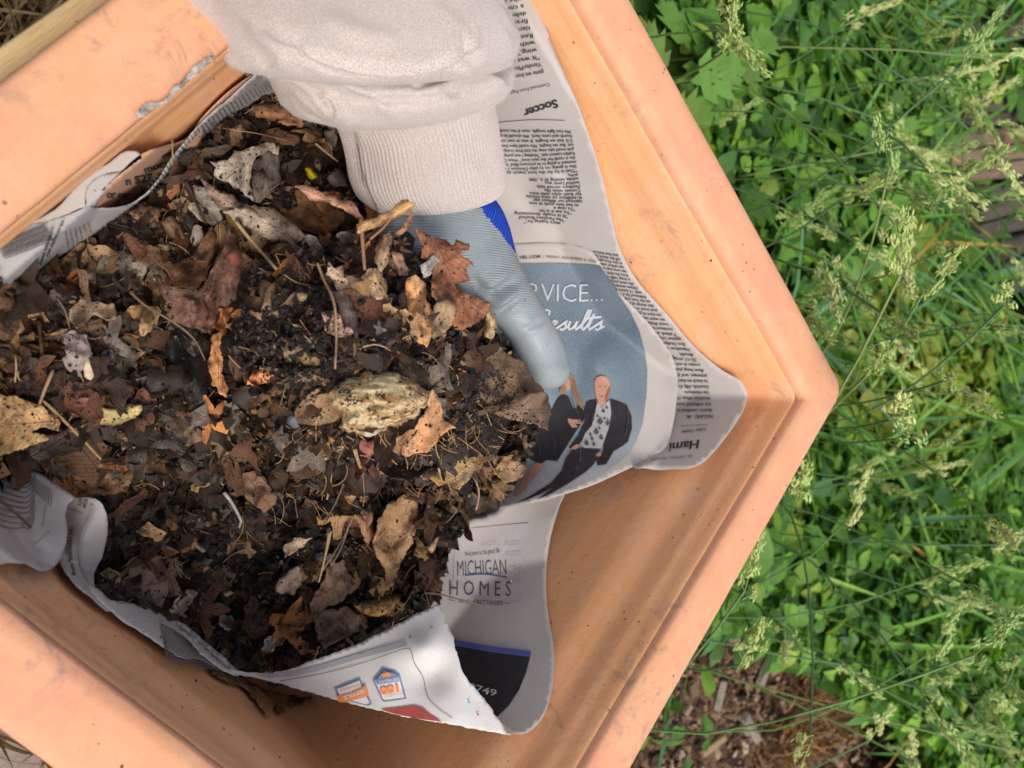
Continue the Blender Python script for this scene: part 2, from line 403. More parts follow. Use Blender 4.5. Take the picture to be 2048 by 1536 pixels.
def wood(name, a, b, dark, ax=(4, 60, 60), rough=.8, rot=(0, 0, 0)):
    m = MB(name, rough, .2); g = m.coord('Object', ax, rot); n = m.noise(g, 3, 6, .7, .6); n2 = m.noise(g, 14, 4, .7)
    c = m.mix(m.mr(n, .35, .65), a, b); c = m.mix(m.mr(n2, .55, .68, 0, .8), c, dark); m.color(c); m.bump(m.math('ADD', n, n2), .002, .8); return m.m
M['pale_board'] = wood('pale_board', (.60, .42, .20), (.68, .49, .26), (.52, .36, .17), (2.5, 30, 30), .7)
M['timber'] = wood('weathered_timber', (.075, .060, .048), (.125, .10, .078), (.025, .02, .016), (2.2, 38, 38))
def rotten():
    m = MB('rotten_wood', .8, .2); g = m.coord('Object', (45, 210, 210), (0, 0, -.45)); n = m.noise(g, 1.4, 6, .75, .5); g2 = m.geo(); b = m.noise(g2, 95, 5, .8, 1.2); f_ = m.noise(g2, 700, 3, .7)
    c = m.mix(m.mr(n, .45, .55), (.46, .25, .09), (.90, .72, .42)); c = m.mix(m.mr(n, .30, .41, 1, 0), c, (.04, .024, .014)); c = m.mix(m.mr(b, .56, .61, 0, .95), c, (.030, .019, .013)); c = m.mix(m.mr(f_, .63, .68, 0, .7), c, (.03, .02, .014))
    m.color(c); m.bump(m.math('ADD', n, m.math('MULTIPLY', f_, .4)), .003, 1); return m.m
M['rotten'] = rotten()
M['timber_brown'] = wood('brown_timber', (.15, .10, .065), (.27, .19, .125), (.045, .033, .024), (2.2, 38, 38))
def ground_mat():
    m = MB('ground', .9, .1); g = m.geo(); n = m.noise(g, 40, 6, .7); n2 = m.noise(g, 8, 3)
    c = m.ramp(n, [(.3, (.02, .013, .009)), (.55, (.055, .035, .022)), (.75, (.12, .08, .05))])
    m.color(m.mix(m.mr(n2, .4, .6, 0, .3), c, (.03, .035, .015))); m.bump(n, .02, .8); return m.m
M['ground'] = ground_mat()
def glove_mat():
    m = MB('coated_glove', .34, .45); g = m.geo()
    # ribs of the knit under the coating, across the arm, fading towards the thumb tip
    ax = P1(1010, 560, -.05)-P1(850, 440, -.05); ang = math.atan2(ax[1], ax[0])
    wv = m.n('ShaderNodeTexWave'); wv.wave_type = 'BANDS'; wv.bands_direction = 'X'; wv.inputs['Scale'].default_value = 1; wv.inputs['Distortion'].default_value = 3.5; wv.inputs['Detail'].default_value = 2; wv.inputs['Detail Scale'].default_value = .08
    mp = m.n('ShaderNodeMapping'); mp.vector_type = 'TEXTURE'; mp.inputs['Rotation'].default_value = (0, 0, math.pi/2+.05); ge = m.n('ShaderNodeNewGeometry'); m.l(ge.outputs['Position'], mp.inputs['Vector'])
    sc = m.n('ShaderNodeVectorMath'); sc.operation = 'SCALE'; sc.inputs['Scale'].default_value = 150*1.75; m.l(mp.outputs[0], sc.inputs[0]); m.l(sc.outputs[0], wv.inputs['Vector'])
    sp = m.n('ShaderNodeSeparateXYZ'); m.l(ge.outputs['Position'], sp.inputs[0])
    fade = m.mr(sp.outputs[1], .036, .062)
    fine = m.noise(g, 1500, 2, .6)
    h = m.math('ADD', m.math('MULTIPLY', m.math('MULTIPLY', wv.outputs[1], fade), .42), m.math('MULTIPLY', fine, .22))
    n = m.noise(g, 40, 4); c = m.mix(m.mr(n, .35, .65), (.24, .285, .302), (.30, .345, .36))
    c = m.mix(m.math('MULTIPLY', m.math('SUBTRACT', 1.0, wv.outputs[1]), m.math('MULTIPLY', fade, .18)), c, (.16, .22, .26))
    dirt = m.noise(g, 330, 4, .7); c = m.mix(m.mr(dirt, .66, .72, 0, .8), c, (.05, .04, .03)); c = m.mix(m.mr(m.noise(g, 60, 5, .7), .56, .75, 0, .3), c, (.16, .15, .13))
    m.color(c); m.bump(h, .0009, .8); m.l(m.mr(m.noise(g, 90, 3), .3, .7, .28, .46), m.b.inputs['Roughness']); return m.m
M['glove'] = glove_mat()
def knit_mat():
    m = MB('blue_knit', .85, .1); g = m.geo((1, 1, 1), (0, 0, .5)); w_ = m.n('ShaderNodeTexWave'); w_.inputs['Scale'].default_value = 190; w_.inputs['Distortion'].default_value = 3; m.l(g, w_.inputs['Vector'])
    m.color(m.mix(w_.outputs[1], (.012, .045, .36), (.03, .11, .72))); m.bump(w_.outputs[1], .0006, 1); return m.m
M['knit'] = knit_mat()
M['scuff'] = None
def scuff_mat():
    m = MB('scuffed_glaze', .8, .2); n = m.noise(m.geo(), 160, 5, .8, 1); m.color(m.ramp(n, [(.36, (.16, .13, .12)), (.48, (.42, .38, .36)), (.6, (.68, .62, .55)), (.72, (.75, .55, .4))])); m.bump(n, .002, 1); return m.m
M['scuff'] = scuff_mat()

# ------------------------------------------------------------------ ground, timbers, board
gp = [(-40, -40), (40, -40), (40, 40), (-40, 40)]
N = 60; xs = np.concatenate([np.linspace(-40, -1.5, 8), np.linspace(-1.3, 3, N), np.linspace(4, 40, 8)]); ys = np.concatenate([np.linspace(-40, -2.4, 8), np.linspace(-2, 2, N), np.linspace(2.4, 40, 8)])
gx, gy = np.meshgrid(xs, ys); gz = fbm(gx*3, gy*3, 3, 3)*0.02-0.012
nx_, ny_ = len(xs), len(ys); idx = np.arange(nx_*ny_).reshape(ny_, nx_)
gf = np.stack([idx[:-1, :-1], idx[:-1, 1:], idx[1:, 1:], idx[1:, :-1]], -1).reshape(-1, 4)
g_o = fast_mesh('ground', np.c_[gx.ravel(), gy.ravel(), gz.ravel()], gf, M['ground'], smooth=True); tag(g_o, kind='structure')

def timber(y0, y1, x0, x1, h, ang, label, seed, mat='timber', name='garden_timber', cat='timber', pos=None, grp='weathered timbers edging the weeds'):
    """weathered squared timber with softly worn edges and a few real cracks along its length"""
    rr = random.Random(seed); L = x1-x0; W = y1-y0; nl = 40; prof = [(0, 0), (0, h-.008), (.003, h-.003), (.008, h), (W*.3, h+.001), (W*.33, h-.006), (W*.36, h), (W*.62, h+.002), (W*.65, h-.005), (W*.67, h), (W-.008, h), (W-.003, h-.003), (W, h-.008), (W, 0)]
    V = []
    for i in range(nl+1):
        for k, (a, b) in enumerate(prof):
            V.append((x0+L*i/nl, y0+a+.003*math.sin(i*.5+seed), b+(.002*math.sin(i*1.3+k+seed) if b > .01 else 0)))
    n = len(prof); F = [[i*n+k, i*n+k+1, (i+1)*n+k+1, (i+1)*n+k] for i in range(nl) for k in range(n-1)]
    F += [list(range(n)), [nl*n+k for k in range(n)][::-1]]
    o = mesh_obj(name, V, F, M[mat], smooth=False)
    return tag(o, label, cat, grp)
tb = [(480, 600, 1985, 'dark weathered timber behind the seed heads, lowest of those at the right edge'), (362, 472, 1960, 'shaded dark timber just under the bare brown plank at the right edge'),
      (250, 352, 1900, 'bare brown weathered plank at the right edge beside the grass'), (170, 242, 1925, 'dark grey timber just above the bare brown plank at the right edge'),
      (88, 162, 1940, 'second grey timber from the top at the right edge'), (-50, 80, 1930, 'topmost grey timber in the upper right corner behind the grass')]
TD = math.radians(15)
for i, (ya, yb, xs_, lb) in enumerate(tb):
    hgt_ = .075 if i != 2 else .09
    a_ = P1(2020, ya, hgt_-RIM); b_ = P1(2020, yb, hgt_-RIM); cs_, sn_ = math.cos(TD), math.sin(TD); wd = abs((a_-b_)@np.array([-sn_, cs_, 0])); st = P1(xs_, (ya+yb)/2, hgt_-RIM); mid_ = (a_+b_)/2; L0 = (mid_-st)@np.array([cs_, sn_, 0])
    o = timber(-wd/2, wd/2, 0, 1.8, hgt_, 0, lb, i, 'timber_brown' if i == 2 else 'timber', 'garden_timber', 'timber'); org = mid_-np.array([cs_, sn_, 0])*abs(L0); o.matrix_world = Matrix.Translation((org[0], org[1], 0)) @ Matrix.Rotation(TD, 4, 'Z') @ Matrix.Translation(o.location)

# pale board standing on edge beside the upper left side of the planter
a = P1(0, 93, -.03); b = P1(135, 0, -.03); d = (b-a); d[2] = 0; d /= np.linalg.norm(d); nrm = np.array([d[1], -d[0], 0]); 
if nrm@(np.array([0, 0, 0])-a) < 0: nrm = -nrm
o0 = a-d*.22; o0[2] = 0; V, F = box_vf(o0, d*.75, nrm*.034, (0, 0, RIM-.03))
bo = mesh_obj('board', V, F, M['pale_board'], smooth=False); bo.rotation_euler = (0, 0, 0)
# lay the grain along the board
ang = math.atan2(d[1], d[0]); me = bo.data; me.transform(Matrix.Rotation(-ang, 4, 'Z')); bo.rotation_euler = (0, 0, ang)
bv = bo.modifiers.new('bevel', 'BEVEL'); bv.width = .002; bv.segments = 2
tag(bo, 'pale yellow wooden board standing on edge beside the upper left rim', 'board')

# ------------------------------------------------------------------ planter
def inset(poly, d):
    """move each side of the quad inwards by d[i] (side i joins corner i and i+1)"""
    L = []
    for i in range(4):
        a = poly[i]; b = poly[(i+1) % 4]; e = (b-a)/np.linalg.norm(b-a); n = np.array([e[1], -e[0]])
        if (-a)@n < 0: n = -n
        L.append((a+n*d[i], e))
    out = []
    for i in range(4):
        (p, e), (q, f) = L[i-1], L[i]; t = np.linalg.solve(np.array([e, -f]).T, q-p); out.append(p+e*t[0])
    return np.array(out)
def ring(poly, r, z, ks=90, kc=9):
    out = []
    for i in range(4):
        A = poly[i]; prv = poly[i-1]; nxt = poly[(i+1) % 4]; u = (prv-A)/np.linalg.norm(prv-A); v = (nxt-A)/np.linalg.norm(nxt-A)
        p0 = A+u*r; p1 = A+v*r
        for k in range(kc+1):
            t = k/kc; out.append((1-t)**2*p0+2*t*(1-t)*A+t*t*p1)
        q = nxt+(A-nxt)/np.linalg.norm(A-nxt)*r
        for k in range(1, ks): out.append(p1+(q-p1)*k/ks)
    out = np.array(out); return np.c_[out, np.full(len(out), z)]
def lerp_poly(t): return OUT+(INN-OUT)*t
def band(rings, name, mat, parent, amp=.0008, sd_=0):
    n = len(rings[0]); V = np.concatenate(rings)
    wob = fbm(V[:, 0]*12+V[:, 2]*9, V[:, 1]*12, 9, 2)*amp*1.3+fbm(V[:, 0]*110, V[:, 1]*110+V[:, 2]*60, 29, 2)*amp*.25
    V = V+np.c_[wob, fbm(V[:, 0]*12+40, V[:, 1]*12+V[:, 2]*9, 19, 2)*amp*1.3, wob*.3]
    F = [[i*n+k, i*n+(k+1) % n, (i+1)*n+(k+1) % n, (i+1)*n+k] for i in range(len(rings)-1) for k in range(n)]
    return mesh_obj(name, V, F, mat, parent, True, False)
pot = empty('planter', (0, 0, 0), 'large square terracotta planter with a thick pale rim, lined with newspaper and filled with compost', 'planter')
W4 = [1]*4
rim_r = [ring(inset(OUT, [.010]*4), .012, RIM-.075), ring(inset(OUT, [.008]*4), .012, RIM-.072), ring(inset(OUT, [.0015]*4), .012, RIM-.066), ring(OUT, .012, RIM-.055), ring(OUT, .012, RIM-.03), ring(OUT, .012, RIM-.008),
         ring(inset(OUT, [.0004]*4), .012, RIM-.0035), ring(inset(OUT, [.0014]*4), .012, RIM-.0012), ring(inset(OUT, [.0032]*4), .011, RIM-.0002), ring(lerp_poly(.25), .009, RIM), ring(lerp_poly(.5), .006, RIM), ring(lerp_poly(.76), .004, RIM), ring(lerp_poly(.80), .004, RIM-.0001), ring(lerp_poly(.84), .004, RIM-.0004),
         ring(lerp_poly(.95), .003, RIM-.0016), ring(lerp_poly(.985), .003, RIM-.0026), ring(INN, .003, RIM-.0042), ring(inset(INN, [.0003]*4), .003, RIM-.0058), ring(inset(INN, [.0004]*4), .003, RIM-.0072)]
rim_o = band(rim_r, 'rim', M['rim'], pot)
wl = []
for dz, e in [(.0070, .0005), (.0078, .0012), (.0084, .0016), (.0130, .0026), (.0185, .0038), (.0192, .0043), (.0235, .0050), (.03, .0062), (.036, .0076)]: wl.append(ring(inset(INN, [e]*4), .005, RIM-dz))
for dz in np.linspace(.042, .33, 26): wl.append(ring(inset(INN, [LIP+TAPER*dz+.0004]*4), .006+.02*dz, RIM-dz))
wl.append(ring(inset(INN, [.19]*4), .006, RIM-.331))
band(wl, 'inner_wall', M['wall'], pot, .0009)
ow = [ring(inset(OUT, [.012+TAPER*.8*t]*4), .02, RIM-.073-t*.95) for t in np.linspace(0, .30, 14)]
band(ow, 'outer_wall', M['wall'], pot, .001)
# scuffed chip along the inside edge of the upper left rim
sc_p = [(272, 232), (282, 215), (300, 203), (325, 205), (345, 178), (372, 152), (395, 128), (420, 108), (428, 116), (415, 130), (392, 148), (370, 170), (345, 195), (322, 214), (300, 220), (284, 240)]
F_edge = lambda a_, b_: np.zeros(np.shape(a_))-.0010
vv, ff = cdt(jag(dense_poly(sc_p, 4), 3, .4), 5)
def decal(name, poly, fld, mat, parent, lift=.0005, step=8, label=None, dense=True, jagamp=0, uv=False):
    p = dense_poly(poly, step) if dense else poly
    if jagamp: p = jag(p, jagamp, .5)
    vv, ff = cdt(p, step); z = fld(vv[:, 0], vv[:, 1])+lift
    o = mesh_obj(name, P(vv[:, 0], vv[:, 1], z), ff, mat, parent, uv=vv/1000)
    # faces upwards
    if label: o['label'] = label
    return o
decal('chip', dense_poly(sc_p, 4), F_edge, M['scuff'], pot, .0012, 5, 'white grey chipped scar on the inner edge', False, 3)
for (x, y, r_) in ((1629, 793, 4.5), (1634, 803, 5)):
    pts = [(x+r_*math.cos(t), y+r_*.75*math.sin(t)) for t in np.linspace(0, 2*math.pi, 12, endpoint=False)]
    decal('round_speck', pts, lambda a_, b_: np.zeros(np.shape(a_))-.002, M['suit_print'], pot, .0012, 4)

# ------------------------------------------------------------------ lettering
_tc = {}
def glyphs(s, bold=0.0, heavy=0.0, shear=0.0):
    key = (s, bold, heavy, shear)
    if key in _tc: return _tc[key]
    cu = bpy.data.curves.new('t', 'FONT'); cu.body = s; cu.resolution_u = 2 if len(s) > 8 else 4; cu.offset = bold; cu.shear = shear; cu.fill_mode = 'FRONT'
    ob = bpy.data.objects.new('t', cu); me = ob.to_mesh()
    v = np.array([q.co[:] for q in me.vertices]).reshape(-1, 3)[:, :2]; f = [list(p.vertices) for p in me.polygons]
    ob.to_mesh_clear(); bpy.data.objects.remove(ob); bpy.data.curves.remove(cu)
    if heavy:
        n = len(v); v2 = [v+(k*heavy, 0) for k in (-1, 0, 1)]; f = [[i+k*n for i in q] for k in range(3) for q in f]; v = np.concatenate(v2)
    x0, x1 = v[:, 0].min(), v[:, 0].max()
    _tc[key] = (np.c_[(v[:, 0]-x0)/(x1-x0), v[:, 1]/.73], f); return _tc[key]
class Under:
    """the same surface, kept under another sheet wherever that one lies over it"""
    def __init__(s, fld, top, poly): s.f = fld; s.t = top; s.p = poly
    def __call__(s, px, py):
        z = s.f(px, py); x = np.atleast_1d(np.asarray(px, float)); y = np.atleast_1d(np.asarray(py, float)); m = inpoly(x, y, s.p); d = edge_dist(x, y, s.p)
        zt = s.t(x, y)-.0016; k = np.where(m, 1, np.clip(1-d/16, 0, 1)); lim = zt+(1-k)*.02
        return np.where(k > 0, np.minimum(z, lim), z)
class Print:
    """collects flat print of one ink on one sheet, laid on the sheet's own surface"""
    def __init__(s, fld, lift=.0006): s.V = []; s.F = []; s.fld = fld; s.lift = lift; s.n = 0
    def add(s, uvpx, f):
        s.V.append(uvpx); s.F += [[i+s.n for i in q] for q in f]; s.n += len(uvpx)
    def text(s, txt, A, B, h, sag=0, mirror=False, **kw):
        g, f = glyphs(txt, **kw); A = np.array(A, float); B = np.array(B, float); d = B-A; L = np.linalg.norm(d); n = np.array([d[1], -d[0]])/L
        u = g[:, 0]; v = g[:, 1]
        if mirror: u = 1-u
        s.add(A+d*u[:, None]+n*(h*v+sag*4*u*(1-u))[:, None], f)
    def block(s, lines, TL, TR, BL, BR, h, rag=.0, mirror=False, bend=0, **kw):
        TL, TR, BL, BR = map(lambda q: np.array(q, float), (TL, TR, BL, BR)); n = len(lines); mx = max(map(len, lines))
        for i, t in enumerate(lines):
            k = i/max(1, n-1); a = TL+(BL-TL)*k; b = TR+(BR-TR)*k
            fr = 1 if len(t) > mx*.8 else len(t)/mx
            if t.strip(): s.text(t, a, a+(b-a)*fr, h, bend, mirror, **kw)
    def poly(s, pts, step=9):
        vv, ff = cdt(dense_poly(pts, step), step); s.add(vv, ff)
    def line(s, pts, w_):
        p = smooth_poly(pts, 7, False); t = np.gradient(p, axis=0); t /= np.linalg.norm(t, axis=1)[:, None]; n = np.c_[t[:, 1], -t[:, 0]]*w_/2; k = len(p)
        s.add(np.concatenate([p+n, p-n]), [[i, i+1, k+i+1, k+i] for i in range(k-1)])
    def build(s, name, mat, parent, label=None, stuff=False):
        v = np.concatenate(s.V); z = s.fld(v[:, 0], v[:, 1])+s.lift
        o = mesh_obj(name, P(v[:, 0], v[:, 1], z), s.F, mat, parent, smooth=True, uv=v/1000)
        if label: o['label'] = label
        if stuff: o['kind'] = 'stuff'
        return o
def sheet(name, outline, fld, mat, label, step=8, edge=0, smooth=True, torn=None):
    """a newspaper page: real curved surface with thickness; Empty + page part"""
    p = smooth_poly(outline, step) if smooth else dense_poly(outline, step)
    if edge: p = jag(p, edge, .7, 3)
    vv, ff = cdt(p, step); z = fld(vv[:, 0], vv[:, 1]); V = P(vv[:, 0], vv[:, 1], z)
    e = empty(name, V.mean(0), label, 'newspaper')
    o = mesh_obj('page', V, ff, mat, e, uv=vv/1000, solid=.00025)
    return e
def crop(ox, oy, s): return lambda pts: [(ox+x/s, oy+y/s) for x, y in pts]
C1 = crop(0, 0, 2.926); C2 = crop(400, 350, 2.731); C3 = crop(0, 450, 2.926); C4 = crop(0, 900, 2.416); C5 = crop(600, 900, 2.415)
C6 = crop(900, 0, 2.926); C7 = crop(950, 450, 3.072); C8 = crop(1000, 700, 4.096); C4b = crop(400, 150, 4.096); C9 = crop(380, 0, 2.926)
def wr(amp, sc=70, s=0):
    """gentle waves plus sharp-ridged creases"""
    return lambda x, y: fbm(np.asarray(x)/sc, np.asarray(y)/sc, s, 2)*amp-.8*amp*np.abs(fbm(np.asarray(x)/(sc*1.5)+7, np.asarray(y)/(sc*1.5), s+9, 2))

# --- page with the soccer story, running from the top down to the far corner
FA = Field([(900, -80, -.075), (1080, -60, -.03), (1110, 100, -.035), (1160, 220, -.042), (1200, 340, -.046), (1235, 480, -.060), (1270, 560, -.062), (1380, 690, -.058), (1440, 740, -.05), (1490, 790, -.036),
            (1470, 850, -.034), (1425, 905, -.036), (1390, 935, -.04), (1300, 938, -.055), (1255, 930, -.06), (1000, 100, -.062), (1040, 250, -.068), (1010, 480, -.085), (1130, 480, -.079), (1100, 380, -.064), (1060, 420, -.086), (1180, 600, -.095), (1280, 720, -.085), (1350, 820, -.066)], wr(.0020, 90, 2))
FB = Field([(900, 480, -.092), (1040, 490, -.088), (1160, 495, -.082), (1230, 540, -.078), (1290, 645, -.078), (1341, 710, -.07), (1354, 770, -.062), (1345, 850, -.058), (1290, 925, -.062), (1230, 950, -.066), (1126, 989, -.078), (1050, 1006, -.092), (960, 1024, -.130), (880, 1020, -.150),
            (950, 800, -.116), (1060, 620, -.098), (1180, 600, -.088), (1205, 660, -.089), (1150, 700, -.095), (1190, 730, -.085), (1165, 745, -.094), (1260, 780, -.078), (1120, 880, -.1), (1010, 900, -.128), (940, 920, -.145)], wr(.0022, 90, 6))
bl_out = [(860, 500), (940, 487), (1030, 488), (1100, 486), (1150, 492), (1191, 512), (1227, 574), (1262, 610), (1295, 645), (1325, 683), (1345, 715), (1356, 760), (1352, 810), (1345, 855), (1332, 893), (1300, 917), (1266, 933), (1230, 950), (1180, 972), (1126, 989), (1080, 1002), (1035, 1010), (973, 1024), (880, 1030), (850, 800)]
FA = Under(FA, FB, bl_out)
soc = sheet('newspaper_page', [(820, -90), (1000, -110), (1074, -80), (1082, 10), (1110, 100), (1160, 222), (1200, 340), (1222, 430), (1237, 490), (1270, 556), (1330, 625), (1385, 690), (1440, 738), (1480, 762), (1494, 790), (1487, 820), (1462, 860), (1428, 903), (1405, 925), (1380, 936), (1345, 938), (1320, 940), (1290, 936), (1255, 928), (1180, 860), (1100, 700), (1020, 560), (900, 500), (850, 300)],
            FA, M['newsprint'], 'newspaper sheet with the upside down Soccer story, along the upper right wall')
pr = Print(FA)
pr.text('Soccer', (1113, 199), (1045, 221), 17, bold=.012, heavy=.035); pr.build('headline', M['ink'], soc)
pr = Print(FA); pr.text('Hami', (1399, 879), (1335, 887), 18, shear=.25, heavy=.03, bold=.005); pr.build('headline', M['ink'], soc)
pr = Print(FA)
pr.text('Continued from Page 1B', (1099, 166), (1008, 186), 7.5)
top = ['game we knew we needed to win', 'VanderPloeg now has seven', '"It was a pass from M', 'wing," he said of his g', 'with my right foot."', 'Rees, a junior m', 'tian a 2-0 lead on', 'first half. Brink r', 'defender jumped', 'a corner kick. He t', 'riks and headed it i', 'n a beautiful c', 'my right s', 'the keeper']
for i, t in enumerate(top):
    a = np.array([1087-i*4.4, 140-i*14.6]); wdt = min(138, len(t)*6.6); b = a+np.array([-wdt, wdt*.17])
    pr.text(t, a, b, 9.5, 0, heavy=.012)
blk = ['were hoping for."', 'The Panthers finished', '"It is really devastating', '"To me it is no', '"To stop a', 'to her two goals in one', 'opposed our defense was', 'in addition to nine blocks', 'for both sides with wins', 'Comets while Elle', 'Panthers served with', 'behind Lantz was', 'while hitting at a .300', 'aces.', '"That is by far the best match she', 'She is going on to play Division I volley', 'moment is going to be pressure-filled. It shows', 'she is ready for the next level," West Ottawa', 'Kaitlyn Lawton said. "Nothing I was going to say', 'girls would take away the hurt from losing on the', 'set. But we fought. We could have been 2-0', '2-0, but we fought. It was in our control', 'fourth and came back. We should be proud', 'We had fight tonight, even if the result was']
for i, t in enumerate(blk[::-1]):
    k = i/(len(blk)-1); y = 261+k*183+(6*math.sin(k*3)); xr = 1143+30*k-(60 if i > 17 else 0)*(i-17)/7; L = min(162+8*k, len(t)*4.3)
    pr.text(t, (xr, y), (xr-L, y+(-2+7*math.sin(k*5))*L/160), 6.8, 2.5*math.sin(k*4), heavy=.02)
pr.build('article_text', M['ink'], soc, stuff=True)
pr = Print(FA)
pr.text('28 | FRIDAY, NOVEM', (1385, 909), (1303, 916), 5.5); pr.text('Lukas Cimbal', (1411, 856), (1363, 861), 6, shear=.2, heavy=.02); pr.text('Sentinel contributor', (1415, 848), (1360, 850), 3.6)
col = ['HOLLAND - Aft', 'district semifinal m', 'ton volleyball team', 'situation when Ha', 'The Hawkeyes', 'Geurink, Ally Krap', 'to-back-to-back k', 'attempt, and the', 'flew long past th', 'cruise in set three', '25-12 straight set', 'finals.', 'Hamilton will p', 'face Holland Chr', 'against Unity Chri', '"I think we just', 'continued to do that', 'coach Brittany Bou', 'we want and bring', 'we learn in practice', 'and trust in them', 'that energy up front', 'set the tone and we', 'followed by a run', 'with 12 assists and', 'Ottawa answered in', 'the next point of', 'a long rally that', 'from the back row', 'her serve kept them', 'one of four seniors', 'in the first game', 'off the block for', 'and then held on']
yy = 829.0
for i, t in enumerate(col):
    k = i/33; e = np.interp(yy, [500, 560, 600, 650, 700, 750, 829], [1232, 1262, 1300, 1340, 1382, 1415, 1426]); L = np.interp(yy, [500, 600, 700, 829], [52, 62, 72, 70])
    L *= min(1, len(t)/17); pr.text(t, (e, yy), (e-L, yy+1+3*k-L*.12*k*2), np.interp(yy, [500, 829], [5.6, 7.6]), 0, heavy=.02)
    yy -= np.interp(yy, [500, 829], [7.6, 11.8])
pr.build('column_text', M['ink'], soc, stuff=True)
pr = Print(FA); pr.line([(985, 246), (1060, 240), (1129, 241)], 1.4); pr.build('rule_line', M['ink_soft'], soc)

# --- page with the blue property advert
adv = sheet('newspaper_page', bl_out, FB, M['newsprint'], 'newspaper page with the blue advert of two standing people, under the gloved thumb')
bp = [(900, 528), (1010, 527), (1112, 526), (1178, 529), (1201, 532), (1225, 568), (1242, 596), (1262, 626), (1279, 662), (1290, 704), (1295, 743), (1293, 792), (1286, 845), (1274, 880), (1258, 908), (1200, 950), (1120, 985), (1035, 1006), (975, 1018), (890, 1020), (880, 800)]
decal('picture_panel', bp, FB, M['ad_blue'], adv, .0006, 8)
def many(name, mat, polys, cr=C8, fld=FB, parent=adv, lift=.0011, step=7, label=None):
    q = Print(fld, lift)
    for p in polys: q.poly(cr(p), step)
    return q.build(name, mat, parent, label)
many('dark_suits', M['suit_print'], [
    [(705, 430), (740, 412), (790, 405), (786, 500), (745, 630), (670, 735), (640, 790), (590, 812), (565, 800), (640, 700), (690, 600), (692, 500)],
    [(905, 400), (960, 415), (1040, 450), (1078, 540), (1082, 640), (1050, 750), (1000, 790), (930, 830), (870, 935), (800, 945), (790, 900), (830, 860), (850, 800), (845, 765), (892, 640), (914, 520), (902, 440)],
    [(480, 385), (520, 362), (560, 380), (600, 470), (628, 490), (648, 400), (700, 480), (690, 560), (660, 610), (640, 640), (470, 910), (385, 900), (330, 935), (240, 890), (250, 700), (400, 560), (440, 450)],
    [(-60, 620), (150, 590), (255, 640), (250, 700), (238, 880), (170, 940), (80, 1060), (20, 1120), (-60, 900)]])
many('trousers', M['trouser'], [[(540, 885), (600, 806), (660, 798), (655, 930), (600, 1010), (480, 1100), (330, 1180), (120, 1262), (260, 1185), (420, 1085), (505, 985)],
    [(665, 803), (700, 806), (830, 818), (800, 880), (760, 945), (700, 1000), (560, 1092), (430, 1170), (300, 1228), (400, 1150), (560, 1045), (640, 965), (664, 900)]])
many('faces', M['skin_print'], [[(775, 260), (790, 225), (830, 209), (870, 220), (900, 262), (910, 315), (898, 362), (880, 402), (866, 432), (832, 470), (805, 432), (784, 370), (776, 310)], [(528, 262), (555, 225), (580, 262), (577, 320), (548, 342)],
    [(555, 560), (600, 568), (655, 568), (672, 608), (612, 602), (640, 630), (590, 637), (560, 592)], [(590, 795), (630, 768), (655, 790), (625, 812), (580, 815)], [(780, 850), (820, 830), (830, 868), (790, 872)],
    [(300, 922), (370, 937), (300, 1020), (218, 1105), (215, 1140), (140, 1192), (107, 1192), (132, 1150), (180, 1062)]], lift=.0015, step=5)
many('hair', M['hair_print'], [[(555, 190), (592, 202), (622, 262), (640, 350), (680, 420), (688, 495), (640, 448), (604, 372), (590, 300), (578, 240), (556, 222), (535, 262), (540, 338), (520, 362), (490, 352), (490, 320), (520, 272), (538, 235)]], lift=.0017, step=5)
many('patterned_shirt', M['shirt_print'], [[(792, 415), (832, 475), (866, 436), (898, 408), (912, 520), (890, 640), (845, 768), (828, 804), (692, 802), (662, 770), (700, 680), (752, 620), (784, 500)]], lift=.0014, step=6)
fl_ = []
for (x, y, r_) in ((822, 582, 22), (848, 498, 13), (790, 668, 19), (830, 715, 16), (710, 760, 18), (770, 770, 13), (880, 600, 14), (875, 470, 10), (742, 690, 10), (800, 540, 9), (858, 560, 9), (755, 725, 12), (815, 640, 9)):
    fl_.append([(x+r_*(1+.3*math.sin(3*t))*math.cos(t), y+1.2*r_*(1+.25*math.cos(4*t))*math.sin(t)) for t in np.linspace(0, 2*math.pi, 12, endpoint=False)])
many('shirt_flowers', M['floral'], fl_, lift=.0019, step=8)
many('face_features', M['face_dark'], [[(812, 372), (838, 382), (858, 370), (838, 390)], [(812, 300), (828, 297), (828, 303), (812, 306)], [(858, 298), (876, 298), (876, 304), (858, 304)], [(884, 330), (900, 300), (903, 340), (880, 400)]], lift=.0019, step=6)
pr = Print(FB, .0020)
for l_ in ([(800, 420), (770, 520), (745, 600), (775, 560)], [(902, 410), (925, 520), (905, 610), (880, 560)], [(660, 640), (690, 600), (700, 520)], [(1040, 470), (1052, 560), (1030, 700)], [(585, 390), (615, 470), (640, 520), (650, 600)], [(420, 700), (450, 760), (440, 860)], [(300, 720), (330, 800), (320, 880)], [(660, 860), (640, 930), (560, 1010)], [(800, 840), (740, 930)]): pr.line(C8(l_), 1.5)
pr.build('garment_folds', M['lapel'], adv)
pr = Print(FB, .0020)
for l_ in ([(610, 250), (622, 320), (650, 400)], [(515, 300), (508, 335)], [(598, 230), (608, 300), (632, 380), (655, 430)]): pr.line(C8(l_), 1.6)
pr.poly(C8([(885, 330), (906, 290), (905, 330), (893, 372), (875, 405), (858, 428), (868, 380)]), 4); pr.build('portrait_shading', M['face_dark'], adv)
pr = Print(FB, .0012); pr.text('ERVICE...', (1033, 599), (1206, 602), 38, -3, bold=-.012); 
pr.build('advert_lettering', M['white_print'], adv)
